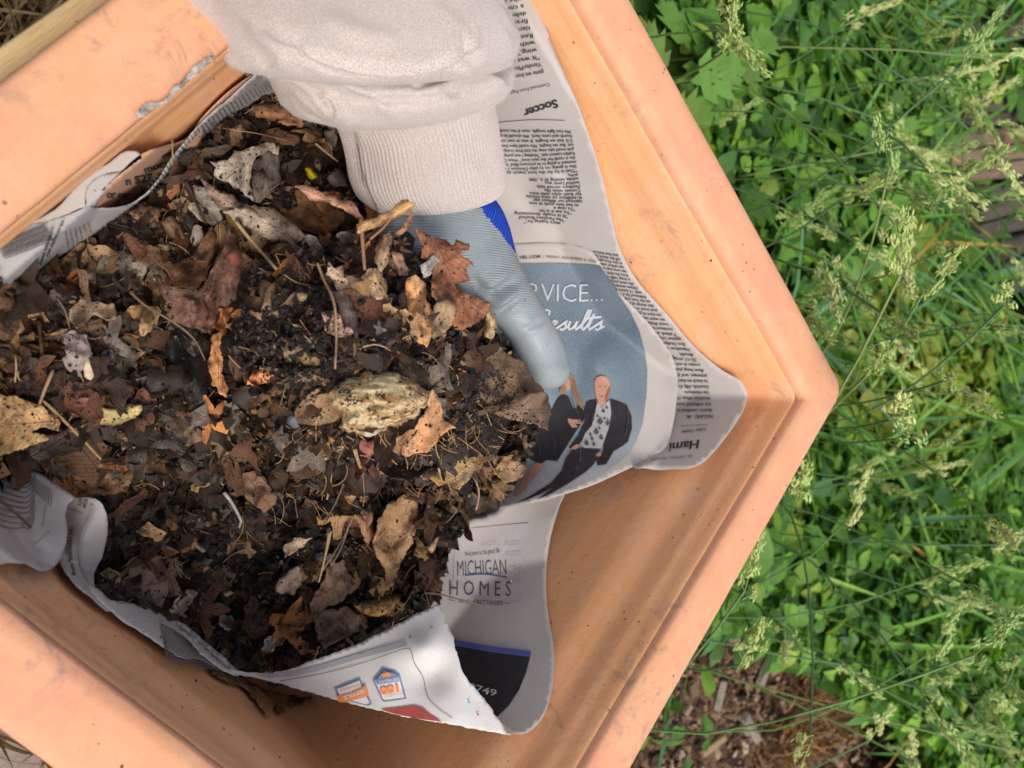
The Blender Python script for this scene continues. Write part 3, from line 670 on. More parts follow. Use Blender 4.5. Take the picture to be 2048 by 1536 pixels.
pr = Print(FB, .0012); CUR = {'R': (1.5, [[(.1, .0), (.3, 1.0), (.5, 1.9)], [(.0, 1.5), (.5, 2.1), (1.1, 2.0), (1.1, 1.5), (.45, 1.1)], [(.45, 1.1), (.8, .4), (1.3, .0), (1.6, .3)]]), 'e': (.78, [[(0, .45), (.35, .6), (.47, .9), (.27, 1.0), (.08, .75), (.05, .35), (.25, .02), (.55, .15), (.8, .4)]]),
       's': (.72, [[(.0, .4), (.3, .75), (.45, 1.05), (.42, .65), (.52, .25), (.3, .0), (.08, .12)], [(.5, .2), (.75, .4)]]), 'u': (.92, [[(0, .95), (-.02, .4), (.12, .03), (.38, .22), (.58, .92)], [(.58, .92), (.52, .3), (.64, .03), (.92, .4)]]),
       'l': (.55, [[(0, .4), (.38, 1.3), (.45, 2.1), (.26, 2.05), (.14, 1.0), (.15, .2), (.3, 0), (.55, .4)]]), 't': (.62, [[(0, .4), (.25, 1.7)], [(.25, 1.7), (.12, .4), (.24, .02), (.62, .4)], [(-.2, 1.2), (.2, 1.3), (.9, 1.38)]])}
def cursive(pr, word, x, y, u, w_, sl=.32, uy=19.0):
    for ch in word:
        adv_w, strokes = CUR[ch]
        for st_ in strokes: pr.line([(x+a*u+sl*b*uy, y-b*uy) for a, b in st_], w_)
        x += adv_w*u
cursive(pr, 'Results', 1060, 660, 25.0, 4.6)
pr.build('script_lettering', M['white_print'], adv)
pr = Print(FB, .0008); pr.text('NEL.COM', (1040, 518), (1081, 516), 6, bold=.02); pr.text('|  FRIDAY, NOVEMBER 4, 2022', (1086, 516), (1192, 526), 5.4, 2); pr.build('page_header', M['ink'], adv)

# --- page with the homes advert, below the blue one
FD = Field([(880, 1000, -.125), (1010, 1000, -.11), (1125, 985, -.094), (1112, 1040, -.088), (1095, 1110, -.084), (1092, 1180, -.077), (1100, 1250, -.066), (1108, 1310, -.058), (1105, 1370, -.05), (1085, 1430, -.042), (1050, 1465, -.040), (1000, 1450, -.048),
            (900, 1100, -.126), (1000, 1150, -.104), (980, 1300, -.094), (880, 1200, -.12), (900, 1400, -.09), (1000, 1380, -.075), (850, 1500, -.1)], wr(.0016, 110, 9))
FD = Under(FD, FB, bl_out)
hom = sheet('newspaper_page', [(860, 1005), (960, 1000), (1050, 985), (1128, 975), (1118, 1015), (1102, 1070), (1093, 1130), (1092, 1185), (1098, 1240), (1107, 1290), (1108, 1330), (1104, 1375), (1090, 1425), (1068, 1455), (1045, 1468), (1030, 1469), (1000, 1450), (960, 1430), (880, 1400), (840, 1300), (830, 1100)],
            FD, M['newsprint'], 'newspaper page with the homes and cottages advert, lower centre beside the right wall')
pr = Print(FD); pr.text('Welcome to the good life.', (930, 1113), (1001, 1105), 11, bold=.0, shear=.1); pr.text('MICHIGAN', (915, 1152), (1013, 1148), 32, bold=-.004); pr.text('H O M E S', (899, 1190), (1022, 1192), 31, bold=.0); pr.text('AND COTTAGES', (916, 1206), (1006, 1210), 8.5, shear=.2); pr.line([(1008, 1206), (1020, 1207)], 1.2); pr.line([(897, 1199), (911, 1202)], 1.2)
pr.text('A', (873, 1143), (898, 1148), 26)
pr.build('advert_lettering', M['ink'], hom)
pr = Print(FD, .0009); pr.line([(930, 1151), (960, 1148), (985, 1150), (1014, 1154)], 2.6); pr.build('swoosh', M['blue_ink'], hom)
pr = Print(FD, .0007); pr.poly([(860, 1272), (905, 1278), (980, 1292), (1062, 1302), (1060, 1314), (980, 1304), (905, 1290), (860, 1284)]); pr.build('blue_stripe', M['stripe_blue'], hom)
pr = Print(FD, .0006); pr.poly([(860, 1283), (905, 1289), (980, 1303), (1060, 1314), (1052, 1345), (1038, 1380), (1018, 1410), (992, 1436), (950, 1440), (860, 1400)]); pr.build('black_panel', M['black_ink'], hom)
pr = Print(FD, .0010); pr.text('2-0749', (912, 1372), (991, 1393), 14, bold=.012); pr.build('telephone_number', M['white_print'], hom)
pr = Print(FD, .0004); pr.poly([(910, 1060), (985, 1052), (1058, 1046), (1054, 1100), (1048, 1160), (1042, 1200), (960, 1206), (905, 1200)]); pr.poly([(1036, 1010), (1052, 1008), (1050, 1034), (1044, 1034)], 6); pr.build('show_through', M['ghost_dark'], hom, 'faint mirrored panel showing through from the other side')
pr = Print(FD, .0006)
for t, y in (('YOUR LOCAL', 1092), ('FOUR', 1112), ('REM', 1140), ('INT', 1168), ('CO', 1195)): pr.text(t, (1042-min(80, len(t)*8), y), (1042, y-2), 10, mirror=True, bold=.01)
pr.build('mirrored_words', M['ghost'], hom)

# --- folded white flap at the bottom
FE = Field([(352, 1248, -.132), (414, 1297, -.132), (497, 1348, -.125), (600, 1333, -.108), (683, 1300, -.096), (766, 1264, -.086), (877, 1207, -.075), (906, 1273, -.060), (921, 1335, -.052), (964, 1393, -.044), (1018, 1467, -.034), (1031, 1470, -.034), (890, 1447, -.050), (724, 1413, -.080), (600, 1380, -.105),
            (850, 1300, -.062), (885, 1400, -.054), (780, 1340, -.074), (868, 1340, -.064), (820, 1260, -.076)], wr(.0012, 70, 12), 7.0)
e_out = [(352, 1248), (383, 1268), (414, 1297), (440, 1322), (468, 1340), (497, 1346), (540, 1346), (579, 1339), (621, 1322), (652, 1312), (683, 1300), (725, 1282), (766, 1264), (820, 1234), (877, 1207), (890, 1235), (906, 1273), (913, 1305), (921, 1335), (940, 1364), (964, 1393), (985, 1422), (1005, 1450), (1022, 1469), (1000, 1467), (960, 1460), (890, 1447), (800, 1431), (724, 1413), (660, 1396), (600, 1380), (540, 1362), (490, 1352), (450, 1342), (400, 1308)]
flp = sheet('newspaper_page', dense_poly(e_out, 5), FE, M['newsprint_white'], 'bright white newspaper flap folded over at the bottom, printed with two upside down badges', 6, 1.4, False)
pr = Print(FE); pr.poly([(508, 1349), (580, 1345), (640, 1330), (700, 1312), (760, 1295), (812, 1281), (814, 1291), (760, 1306), (700, 1323), (640, 1341), (585, 1352), (540, 1356)]); pr.build('grey_stripe', M['grey_band'], flp)
pr = Print(FE); pr.line([(560, 1362), (640, 1348), (720, 1327), (780, 1307), (818, 1297), (828, 1325), (846, 1355), (856, 1395), (880, 1420), (905, 1436)], 1.3); pr.build('frame_line', M['ink_soft'], flp)
b1 = [(745, 1360), (765, 1336), (790, 1342), (800, 1350), (813, 1398), (806, 1399), (770, 1404), (764, 1402)]
pr = Print(FE, .0006); pr.poly(b1, 5); pr.build('badge_border', M['badge_blue'], flp)
cxy = np.mean(b1, 0); pr = Print(FE, .001); pr.poly([tuple(cxy+(np.array(q)-cxy)*.86) for q in b1], 5); pr.build('badge_face', M['badge_white'], flp)
pr = Print(FE, .0013); pr.poly([(751, 1361), (768, 1341), (788, 1346), (797, 1354), (799, 1363), (755, 1369)], 6); pr.build('badge_roof', M['badge_blue'], flp)
pr = Print(FE, .0017); pr.text('100', (796, 1369), (759, 1376), 15, heavy=.04, bold=.02); pr.poly([(762, 1348), (776, 1344), (784, 1350), (776, 1354), (764, 1353)], 6); pr.text('HomeAdvisor', (806, 1385), (768, 1392), 4.5); pr.build('badge_number', M['badge_orange'], flp)
pr = Print(FE, .0017); pr.text('REVIEWS', (795, 1355), (757, 1361), 6.5); pr.build('badge_word', M['badge_white'], flp)
b2 = [(668, 1376), (720, 1356), (728, 1378), (744, 1408), (736, 1412), (705, 1404), (676, 1396)]
pr = Print(FE, .0006); pr.poly(b2, 5); pr.build('badge_border', M['badge_blue'], flp)
cxy = np.mean(b2, 0); pr = Print(FE, .001); pr.poly([tuple(cxy+(np.array(q)-cxy)*.86) for q in b2], 5); pr.build('badge_face', M['badge_white'], flp)
pr = Print(FE, .0013); pr.poly([(674, 1392), (700, 1385), (731, 1371), (738, 1391), (715, 1398), (690, 1405), (677, 1404)], 5); pr.text('HomeAdvisor', (720, 1368), (678, 1380), 5); pr.build('badge_ribbon', M['badge_orange'], flp)
pr = Print(FE, .0017); pr.text('SERVICE', (728, 1377), (686, 1393), 8, bold=.02); pr.build('badge_word', M['badge_white'], flp)
pr = Print(FE, .0006); pr.poly([(760, 1419), (800, 1415), (828, 1411), (845, 1416), (862, 1430), (885, 1444), (840, 1438), (790, 1428)], 6); pr.build('red_patch', M['print_red'], flp)
for nm, x, y, m_ in (('cyan_dot', 938, 1404, 'cyan'), ('magenta_dot', 956, 1429, 'magenta')):
    pr = Print(FE, .0008); pr.poly([(x-3, y), (x-1, y-3), (x+3, y), (x+1, y+3)], 4); pr.build(nm, M[m_], flp)
for x, y in ((820, 1274), (862, 1254), (724, 1310)):   # pin holes with a torn lip
    o = decal('pin_hole', [(x-4, y+1), (x-1, y-3), (x+4, y-2), (x+3, y+2), (x, y+3)], FE, M['grey_band'], flp, .0012, 4)

# --- strip under the flap on the lower left wall
FH = Field([(190, 1175, -.118), (223, 1206, -.122), (315, 1231, -.13), (414, 1290, -.14), (178, 1188, -.118), (248, 1243, -.123), (310, 1281, -.126), (360, 1314, -.129), (426, 1330, -.132), (480, 1350, -.134)], wr(.003, 45, 14), 6.0)
stp = sheet('newspaper_page', [(178, 1170), (200, 1180), (223, 1200), (261, 1205), (315, 1222), (370, 1250), (420, 1290), (470, 1335), (478, 1352), (450, 1343), (426, 1332), (395, 1318), (360, 1314), (335, 1298), (310, 1283), (280, 1262), (248, 1243), (215, 1215), (190, 1192)], FH, M['newsprint_white'], 'narrow crumpled strip of white newspaper on the lower left wall, left of the bright flap', 6, 1.2)
pr = Print(FH, .0012)
for k in range(15): pr.line([(319+k*1.0, 1247+k*4.6), (350, 1262+k*4.6), (388+k*4, 1290+k*3.6)], 2.1)
pr.build('ruled_lines', M['ink_soft'], stp)

# --- curled sheets at the lower left edge
FG2 = Field([(145, 999, -.076), (165, 994, -.072), (199, 1005, -.066), (215, 1049, -.072), (207, 1107, -.088), (190, 1144, -.102), (188, 1173, -.112), (219, 1222, -.124), (141, 1157, -.094), (120, 1123, -.082), (134, 1057, -.078), (165, 1080, -.068), (170, 1130, -.088)], wr(.002, 40, 21), 5.0)
g2 = sheet('newspaper_page', [(130, 1020), (137, 1004), (150, 996), (172, 994), (196, 1001), (209, 1018), (216, 1045), (213, 1080), (206, 1108), (196, 1130), (189, 1148), (189, 1172), (205, 1196), (220, 1222), (212, 1222), (186, 1197), (162, 1180), (141, 1157), (120, 1124), (118, 1080)], FG2, M['newsprint'], 'newspaper edge curled round at the lower left, right of the wavy grey sheet', 6, .8)
pr = Print(FG2, .0012); pr.text('BUSIN', (162, 1012), (165, 996), 8, bold=.01); pr.text('MICHI', (172, 1016), (176, 999), 8, bold=.01); pr.text('from Statewide 4A', (153, 1150), (147, 1055), 9, 6, heavy=.02); pr.text('the Great Lakes', (142, 1125), (136, 1070), 7, 2); pr.line([(136, 1016), (166, 1027)], 1.2); pr.build('printed_words', M['ink'], g2)
pr = Print(FG2, .0012); pr.line([(184, 1010), (180, 1035), (165, 1070), (160, 1105), (166, 1140), (180, 1165)], 6); pr.build('grey_rule', M['grey_band'], g2)
FG1 = Field([(-40, 960, -.085), (50, 939, -.083), (83, 950, -.078), (108, 970, -.074), (137, 987, -.070), (145, 999, -.068), (130, 1025, -.066), (134, 1057, -.060), (128, 1099, -.055), (112, 1132, -.056), (83, 1141, -.056), (54, 1128, -.058), (0, 1125, -.06), (40, 1040, -.058), (-60, 1130, -.06), (90, 1040, -.06), (90, 1100, -.05)], wr(.002, 50, 23))
g1 = sheet('newspaper_page', [(-80, 930), (0, 930), (50, 936), (83, 948), (108, 966), (137, 985), (150, 996), (137, 1008), (131, 1028), (135, 1057), (133, 1082), (126, 1105), (114, 1128), (100, 1138), (83, 1142), (68, 1136), (52, 1127), (20, 1126), (-80, 1124)], FG1, M['newsprint_grey'], 'grey newspaper sheet with wavy printed lines, leftmost at the lower left edge', 7, .5)
pr = Print(FG1, .0010)
for k in range(9):
    y0 = 958+k*11.5; pr.line([(-20, y0-8), (20, y0+6), (50, y0+17-k*1.5), (62-k*.5, y0+8), (70, y0-8-k*1.5)], 2.0)
for k in range(8): pr.line([(55+k*6, 945+k*4.2), (62+k*6, 965+k*5), (72+k*4, 985+k*4)], 1.6)
pr.build('wavy_text', M['ink_soft'], g1, stuff=True)
pr = Print(FG1, .0010); pr.text('the rest of the story', (98, 1060), (62, 1088), 5, 2); pr.text('page', (58, 1036), (42, 1050), 6); pr.text('continues', (90, 1010), (84, 1052), 5); pr.build('printed_words', M['ink'], g1)

# --- sheets along the upper left wall
FF1 = Field([(62, 448, -.045), (164, 362, -.05), (267, 301, -.058), (369, 284, -.062), (430, 225, -.070), (250, 400, -.085), (330, 330, -.09), (170, 440, -.08), (210, 380, -.075)], wr(.001, 60, 31), 1.0)
f1 = sheet('newspaper_page', [(165, 440), (190, 395), (240, 345), (280, 310), (330, 292), (369, 280), (395, 255), (410, 262), (380, 320), (330, 370), (270, 415), (200, 450)], FF1, M['orange_lit_paper'], 'painted orange-lit newspaper page with large headline words between the curled roll and the grey band', 6)  # orange light coming through the sheet is painted into the paper colour
pr = Print(FF1, .0022)
for t, A, B, h in (('ns', (326, 318), (345, 308), 10), ('mor', (290, 347), (330, 333), 14), ('n $27', (252, 371), (307, 362), 16), ('or recor', (213, 396), (281, 397), 15)): pr.text(t, A, B, h, heavy=.045, bold=.01)
pr.build('headline', M['ink'], f1)
FF2 = Field([(-40, 475, -.03), (0, 466, -.032), (62, 448, -.036), (164, 418, -.05), (250, 412, -.058), (294, 388, -.060), (335, 335, -.058), (369, 286, -.055), (410, 239, -.056), (461, 195, -.060), (502, 157, -.066), (560, 120, -.07), (-40, 600, -.08), (34, 566, -.078), (85, 535, -.08), (147, 501, -.082), (205, 460, -.084), (246, 431, -.086), (294, 393, -.088), (342, 338, -.09), (393, 294, -.092), (444, 246, -.098), (502, 212, -.105), (547, 191, -.108), (640, 180, -.11)], wr(.0015, 60, 33), 6.0)
f2 = sheet('newspaper_page', [(-60, 480), (0, 465), (30, 458), (62, 449), (100, 440), (135, 428), (170, 414), (205, 417), (246, 413), (275, 400), (300, 380), (322, 352), (342, 318), (369, 285), (392, 258), (410, 239), (437, 215), (461, 195), (485, 172), (502, 157), (540, 125), (600, 110), (640, 150), (600, 190), (581, 191), (547, 191), (502, 212), (470, 228), (444, 246), (418, 270), (393, 294), (365, 318), (342, 338), (318, 366), (294, 393), (270, 414), (246, 431), (205, 460), (147, 501), (85, 535), (34, 566), (-60, 605)], FF2, M['newsprint_grey'], 'grey white newspaper band with fine print standing along the upper left side of the compost', 6, .6)
pr = Print(FF2, .0020)
bandc = np.array([(0, 500), (60, 478), (120, 452), (180, 440), (240, 420), (300, 378), (345, 325), (395, 268), (450, 222), (510, 185), (560, 160)], float)
for k in range(38):
    u = k/37; 
    for seg_ in ((0, .16), (.5, .98)):
        i0 = seg_[0]+(seg_[1]-seg_[0])*u; q = np.array([np.interp(i0*10, range(11), bandc[:, j]) for j in (0, 1)]); L = 34 if seg_[0] == 0 else 17
        pr.text(random.choice(['said the board on', 'city council vote', 'and the project', 'for more than a', 'last year when it']), q+(-L*.3, -L*.4), q+(L*.3, L*.55), 4.6, heavy=.04)
pr.build('article_text', M['ink_soft'], f2, stuff=True)
pr = Print(FF2, .0020); pr.text('wife and daughter were', (124, 440), (92, 512), 8, heavy=.02, shear=.2); pr.text('and brothers leaving', (104, 452), (78, 530), 8, heavy=.02, shear=.2)
for k in range(6): pr.text(['they had found', 'most of the', 'children had', 'day before the', 'told police on', 'that morning'][k], (130+k*9, 462-k*3), (136+k*9, 500-k*7), 5)
pr.build('bold_text', M['ink'], f2)
FF3 = Field([(100, 430, -.036), (62, 448, -.034), (164, 362, -.038), (219, 325, -.040), (260, 301, -.042), (283, 312, -.040), (240, 342, -.034), (205, 349, -.036), (178, 366, -.040), (171, 390, -.044), (172, 412, -.05), (120, 432, -.042), (190, 340, -.034), (150, 395, -.034)], wr(.0008, 60, 35), 8.0)
f3 = sheet('newspaper_page', [(60, 449), (88, 432), (115, 415), (140, 388), (164, 362), (190, 342), (219, 325), (245, 305), (262, 301), (275, 304), (283, 312), (280, 322), (262, 332), (240, 342), (220, 345), (203, 350), (186, 360), (176, 373), (171, 390), (172, 412), (150, 424), (110, 438)], FF3, M['newsprint'], 'newspaper edge curled into a small roll against the upper left wall', 5, .3)
FF4 = Field([(62, 449, -.04), (135, 425, -.045), (176, 372, -.046), (203, 349, -.050), (283, 316, -.052), (240, 380, -.066), (175, 410, -.058), (250, 360, -.064)], wr(.0005, 60, 35), 4.0)
f4 = sheet('newspaper_page', [(172, 412), (172, 388), (180, 368), (203, 350), (240, 343), (283, 314), (262, 332), (242, 347), (224, 362), (207, 384), (192, 412)], FF4, M['newsprint_grey'], 'shaded inner turn of the newspaper roll on the upper left', 5)
FF5 = Field([(410, 239, -.066), (461, 195, -.070), (502, 157, -.076), (380, 250, -.066), (430, 200, -.068), (490, 150, -.076)], None)
f5 = sheet('newspaper_page', [(388, 262), (405, 236), (440, 200), (470, 174), (505, 150), (512, 156), (470, 190), (430, 225), (400, 262)], FF5, M['orange_lit_paper'], 'painted orange-lit sliver of newspaper behind the grey white band, nearest the sleeve', 5)

# ------------------------------------------------------------------ compost
SOIL = Field([(-40, 560, -.082), (0, 600, -.082), (0, 750, -.072), (-20, 900, -.078), (150, 650, -.068), (200, 500, -.085), (300, 470, -.082), (380, 380, -.085), (450, 320, -.085), (560, 230, -.105), (620, 250, -.105), (680, 330, -.098), (740, 420, -.09), (300, 800, -.068), (150, 900, -.085),
              (90, 950, -.093), (230, 1050, -.105), (210, 1150, -.12), (240, 1200, -.138), (350, 1230, -.150), (430, 1300, -.142), (500, 1330, -.142), (700, 1285, -.128), (880, 1180, -.122), (900, 1080, -.12), (980, 1000, -.106), (1020, 960, -.102), (1040, 900, -.100), (1000, 1010, -.108), (400, 1000, -.105), (600, 1120, -.118), (750, 1080, -.118), (450, 650, -.08), (600, 450, -.082), (950, 700, -.1), (760, 860, -.1)],
             lambda x, y: fbm(x/55, y/55, 41, 4)*.016+fbm(x/12, y/12, 51, 3)*.005-.021*np.clip((np.asarray(x)-330)/120, 0, 1)*np.clip((np.asarray(y)-880)/80, 0, 1)*np.clip((880-np.asarray(x))/90, 0, 1)*np.clip((1330-np.asarray(y))/90, 0, 1), wall=.5)
CLUMP_P = [(478, 560), (520, 520), (590, 495), (660, 478), (730, 470), (800, 478), (850, 520), (900, 560), (945, 610), (985, 660), (1005, 700), (1010, 760), (1018, 830), (1010, 880), (985, 925), (930, 950), (860, 975), (780, 955), (700, 945), (620, 915), (560, 880), (500, 830), (468, 770), (458, 700), (462, 630)]
CL0 = Field([(480, 560, -.062), (460, 700, -.06), (490, 820, -.062), (570, 890, -.066), (700, 945, -.07), (860, 975, -.075), (985, 925, -.066), (1015, 850, -.055), (1008, 720, -.048), (960, 640, -.044), (900, 560, -.04), (800, 480, -.044), (680, 478, -.048), (580, 500, -.055),
             (560, 650, -.028), (620, 580, -.030), (750, 600, -.020), (850, 660, -.018), (740, 800, -.012), (650, 800, -.020), (880, 800, -.022), (950, 760, -.030), (850, 890, -.034), (700, 880, -.034), (560, 780, -.034)], None, wall=False)
def clumpz(x, y):
    d = edge_dist(x, y, CLUMP_P); 
    return CL0(x, y)+.015+fbm(x/40, y/40, 61, 4)*.014+fbm(x/9, y/9, 71, 3)*.005-.018*np.clip(1-d/22, 0, 1)**2
def surf(x, y):
    x = np.atleast_1d(np.asarray(x, float)); y = np.atleast_1d(np.asarray(y, float)); z = SOIL(x, y); m = inpoly(x, y, CLUMP_P)
    if m.any(): z[m] = np.maximum(z[m], clumpz(x[m], y[m]))
    return z
SOIL_P = [(-60, 560), (0, 560), (34, 550), (85, 520), (147, 488), (205, 450), (246, 420), (294, 384), (342, 330), (393, 286), (444, 238), (502, 205), (547, 186), (640, 190), (740, 260), (800, 420), (900, 520), (1000, 640), (1060, 760), (1080, 860), (1052, 930), (1020, 990), (945, 1034), (905, 1090), (885, 1170), (882, 1215), (800, 1262), (683, 1312), (600, 1345), (520, 1354), (440, 1330), (352, 1258), (300, 1236), (240, 1222), (195, 1185), (190, 1140), (208, 1090), (205, 1040), (160, 1000), (100, 965), (40, 945), (-60, 940)]
def grid_field(name, poly, zf, step, mat, parent, skirt=.0):
    x0, y0 = np.min(poly, 0); x1, y1 = np.max(poly, 0); gx = np.arange(x0, x1+step, step); gy = np.arange(y0, y1+step, step)
    X, Y = np.meshgrid(gx, gy); m = inpoly(X, Y, poly); Z = np.zeros_like(X); Z[m] = zf(X[m], Y[m])
    V = P(X, Y, Z); id_ = -np.ones(X.shape, int); ok = m; id_[ok] = np.arange(ok.sum())
    q = ok[:-1, :-1] & ok[:-1, 1:] & ok[1:, :-1] & ok[1:, 1:]
    F = np.stack([id_[:-1, :-1][q], id_[1:, :-1][q], id_[1:, 1:][q], id_[:-1, 1:][q]], -1); VV = V[ok]
    if skirt:
        e = {}
        for f in F:
            for k in range(4):
                a, b = f[k], f[(k+1) % 4]; e[(a, b)] = 1
        be = [(a, b) for (a, b) in e if (b, a) not in e]; bv = sorted({a for ab in be for a in ab}); mp = {v: len(VV)+i for i, v in enumerate(bv)}
        c = VV.mean(0); low = VV[bv].copy(); low[:, :2] = c[:2]+(low[:, :2]-c[:2])*.9; low[:, 2] -= skirt
        VV = np.r_[VV, low]; F = np.r_[F, np.array([(b, a, mp[a], mp[b]) for a, b in be])]
    return fast_mesh(name, VV, F, mat, parent, smooth=True)
comp = empty('compost_heap', P1(400, 900, -.1), 'dark crumbly compost filling the newspaper lining of the planter', 'compost')
grid_field('soil', SOIL_P, lambda x, y: SOIL(x, y), 3.0, M['soil'], comp)
clod = empty('compost_clod', P1(740, 720, -.05), 'raised clod of black compost lifted up on the gloved palm', 'compost')
grid_field('soil', CLUMP_P, clumpz, 2.5, M['soil'], clod, .03)

# leaf-fragment templates (unit size, in XY, curled in Z)
def frag(seed, kind):
    r = random.Random(seed); n = 22; pts = []
    if kind == 'oval': pts = [(.5*math.cos(t), .21*math.sin(t)*(1+.1*math.sin(5*t+seed))) for t in np.linspace(0, 2*math.pi, n, endpoint=False)]
    elif kind == 'torn':
        k = r.randint(6, 9); rad = [r.uniform(.18, .6) for _ in range(k)]; base = [(rad[i]*math.cos(2*math.pi*i/k), rad[i]*math.sin(2*math.pi*i/k)*.7) for i in range(k)]; pts = [tuple(q) for q in jag(dense_poly(base, .09), .07, 1.1, seed)]
    elif kind == 'lobed':
        pts = [((.20+.33*abs(math.cos(2.5*t))**2.5+.05*(i_q % 2))*math.cos(t), (.20+.30*abs(math.cos(2.5*t))**2.5+.05*(i_q % 2))*math.sin(t)) for i_q, t in enumerate(np.linspace(0, 2*math.pi, 36, endpoint=False))]
    elif kind == 'strip':
        pts = [tuple(q) for q in jag(dense_poly([(-.5, -.07), (.5, -.05), (.52, .06), (-.48, .1)], .12), .03, .6, seed)]
    vv, ff = cdt(pts, .13); a = r.uniform(0, 6.28); cu = r.uniform(-1.7, 1.7); ca, sa = math.cos(a), math.sin(a)
    u = vv[:, 0]*ca+vv[:, 1]*sa; v = -vv[:, 0]*sa+vv[:, 1]*ca
    z = cu*u*u+r.uniform(-.5, .5)*v*v+.3*fbm(vv[:, 0]*3+seed, vv[:, 1]*3, seed, 2)+r.uniform(0, .5)*np.abs(v)
    tri = []
    for f in ff:
        for k in range(1, len(f)-1): tri.append((f[0], f[k], f[k+1]))
    return np.c_[vv, z], np.array(tri)
TEMPS = [frag(s, k) for s, k in enumerate(['torn']*8+['oval']*3+['lobed']*3+['strip']*3)]
PAL = {'dark brown': (.040, .022, .013), 'brown': (.105, .052, .026), 'tan': (.33, .20, .105), 'grey brown': (.13, .098, .075), 'orange': (.42, .17, .06), 'reddish brown': (.125, .048, .026), 'ochre': (.38, .23, .09), 'ash grey': (.24, .20, .17)}
PN = list(PAL); PW = np.array([.50, .22, .055, .11, .025, .05, .02, .02]); PW /= PW.sum()
def pick_cols(n):
    i = RNG.choice(len(PN), n, p=PW); c = np.array([PAL[PN[k]] for k in i])*RNG.uniform(.7, 1.3, (n, 1)); return i, c
def sample(n, poly=SOIL_P, seedmask=None):
    out = []
    x0, y0 = np.min(poly, 0); x1, y1 = np.max(poly, 0)
    while len(out) < n:
        q = np.c_[RNG.uniform(x0, x1, 4*n), RNG.uniform(y0, y1, 4*n)]; m = inpoly(q[:, 0], q[:, 1], poly)
        if seedmask is not None: m &= seedmask(q[:, 0], q[:, 1])
        out += list(q[m])
    return np.array(out[:n])
FINE = [[(500, 560), (560, 540), (640, 560), (670, 640), (660, 740), (640, 800), (560, 800), (490, 760), (470, 680)], [(930, 740), (1000, 740), (1015, 900), (960, 950), (900, 900), (920, 800)], [(420, 1030), (640, 1010), (700, 1080), (560, 1150), (430, 1130)], [(820, 620), (900, 620), (900, 700), (830, 720)]]
def bare(x, y):
    m = np.zeros(np.shape(x), bool)
    for f in FINE: m |= inpoly(x, y, f)
    return ~m | (RNG.random(np.shape(x)) < .12)
# fine pale fibres and rootlets
V = []; F = []; n0 = 0
for k in range(420):
    x, y = sample(1)[0] if k > 150 else (random.uniform(560, 1000), random.uniform(840, 1010)); a = random.uniform(0, 6.28) if k > 150 else random.gauss(1.4, .5); L = random.uniform(14, 60); pp = []
    b = random.gauss(0, .5)
    for t in np.linspace(0, 1, 6): pp.append((x+L*t*math.cos(a+b*t), y+L*t*math.sin(a+b*t)))
    pp = np.array(pp); zz = surf(pp[:, 0], pp[:, 1]).max()+.001+np.linspace(0, 1, 6)*random.uniform(0, .004); vv, ff = tube(P(pp[:, 0], pp[:, 1], zz), random.uniform(.00012, .0003), 3, False)
    V += list(vv); F += [[i+n0 for i in f] for f in ff]; n0 = len(V)
fb = mesh_obj('rootlet_fibres', V, F, M['plain'], None, False); fb.color = (.42, .26, .12, 1); tag(fb, kind='stuff')

# separate loose leaf fragments, each one its own object
meshes = []
for s_, (tv, tf) in enumerate([frag(100+s, k) for s, k in enumerate(['torn']*9+['oval']*4+['lobed']*5+['strip']*2)]):
    me = bpy.data.meshes.new('leaf_fragment'); me.from_pydata(tv.tolist(), [], tf.tolist()); me.polygons.foreach_set('use_smooth', [True]*len(me.polygons))
    l = me.uv_layers.new(name='UVMap'); li = np.empty(len(me.loops), int); me.loops.foreach_get('vertex_index', li); l.data.foreach_set('uv', (tv[:, :2]*2)[li].ravel()); me.materials.append(M['leaf']); meshes.append(me)
SH = ['jagged']*9+['oval']*4+['lobed']*5+['narrow']*2
def zone(x, y):
    if inpoly([x], [y], CLUMP_P)[0]: return 'on the raised clod, ' + ('beside the cuff' if y < 600 else 'near the pale rotten wood' if x > 600 and y > 700 else 'on its left slope' if x < 640 else 'near its middle')
    if y < 420: return 'between newspaper band and cuff'
    if x < 240 and y < 760: return 'at the left edge below the newspaper band'
    if x < 240: return 'at the left edge above the wavy sheet'
    if x < 500 and y < 800: return 'left of the clod near the black bark'
    if y > 1180: return 'just above the white flap'
    if x > 700: return 'below the clod by the homes advert'
    if x < 430: return 'right of the curled newspaper edge'
    return 'on dark compost below the clod'
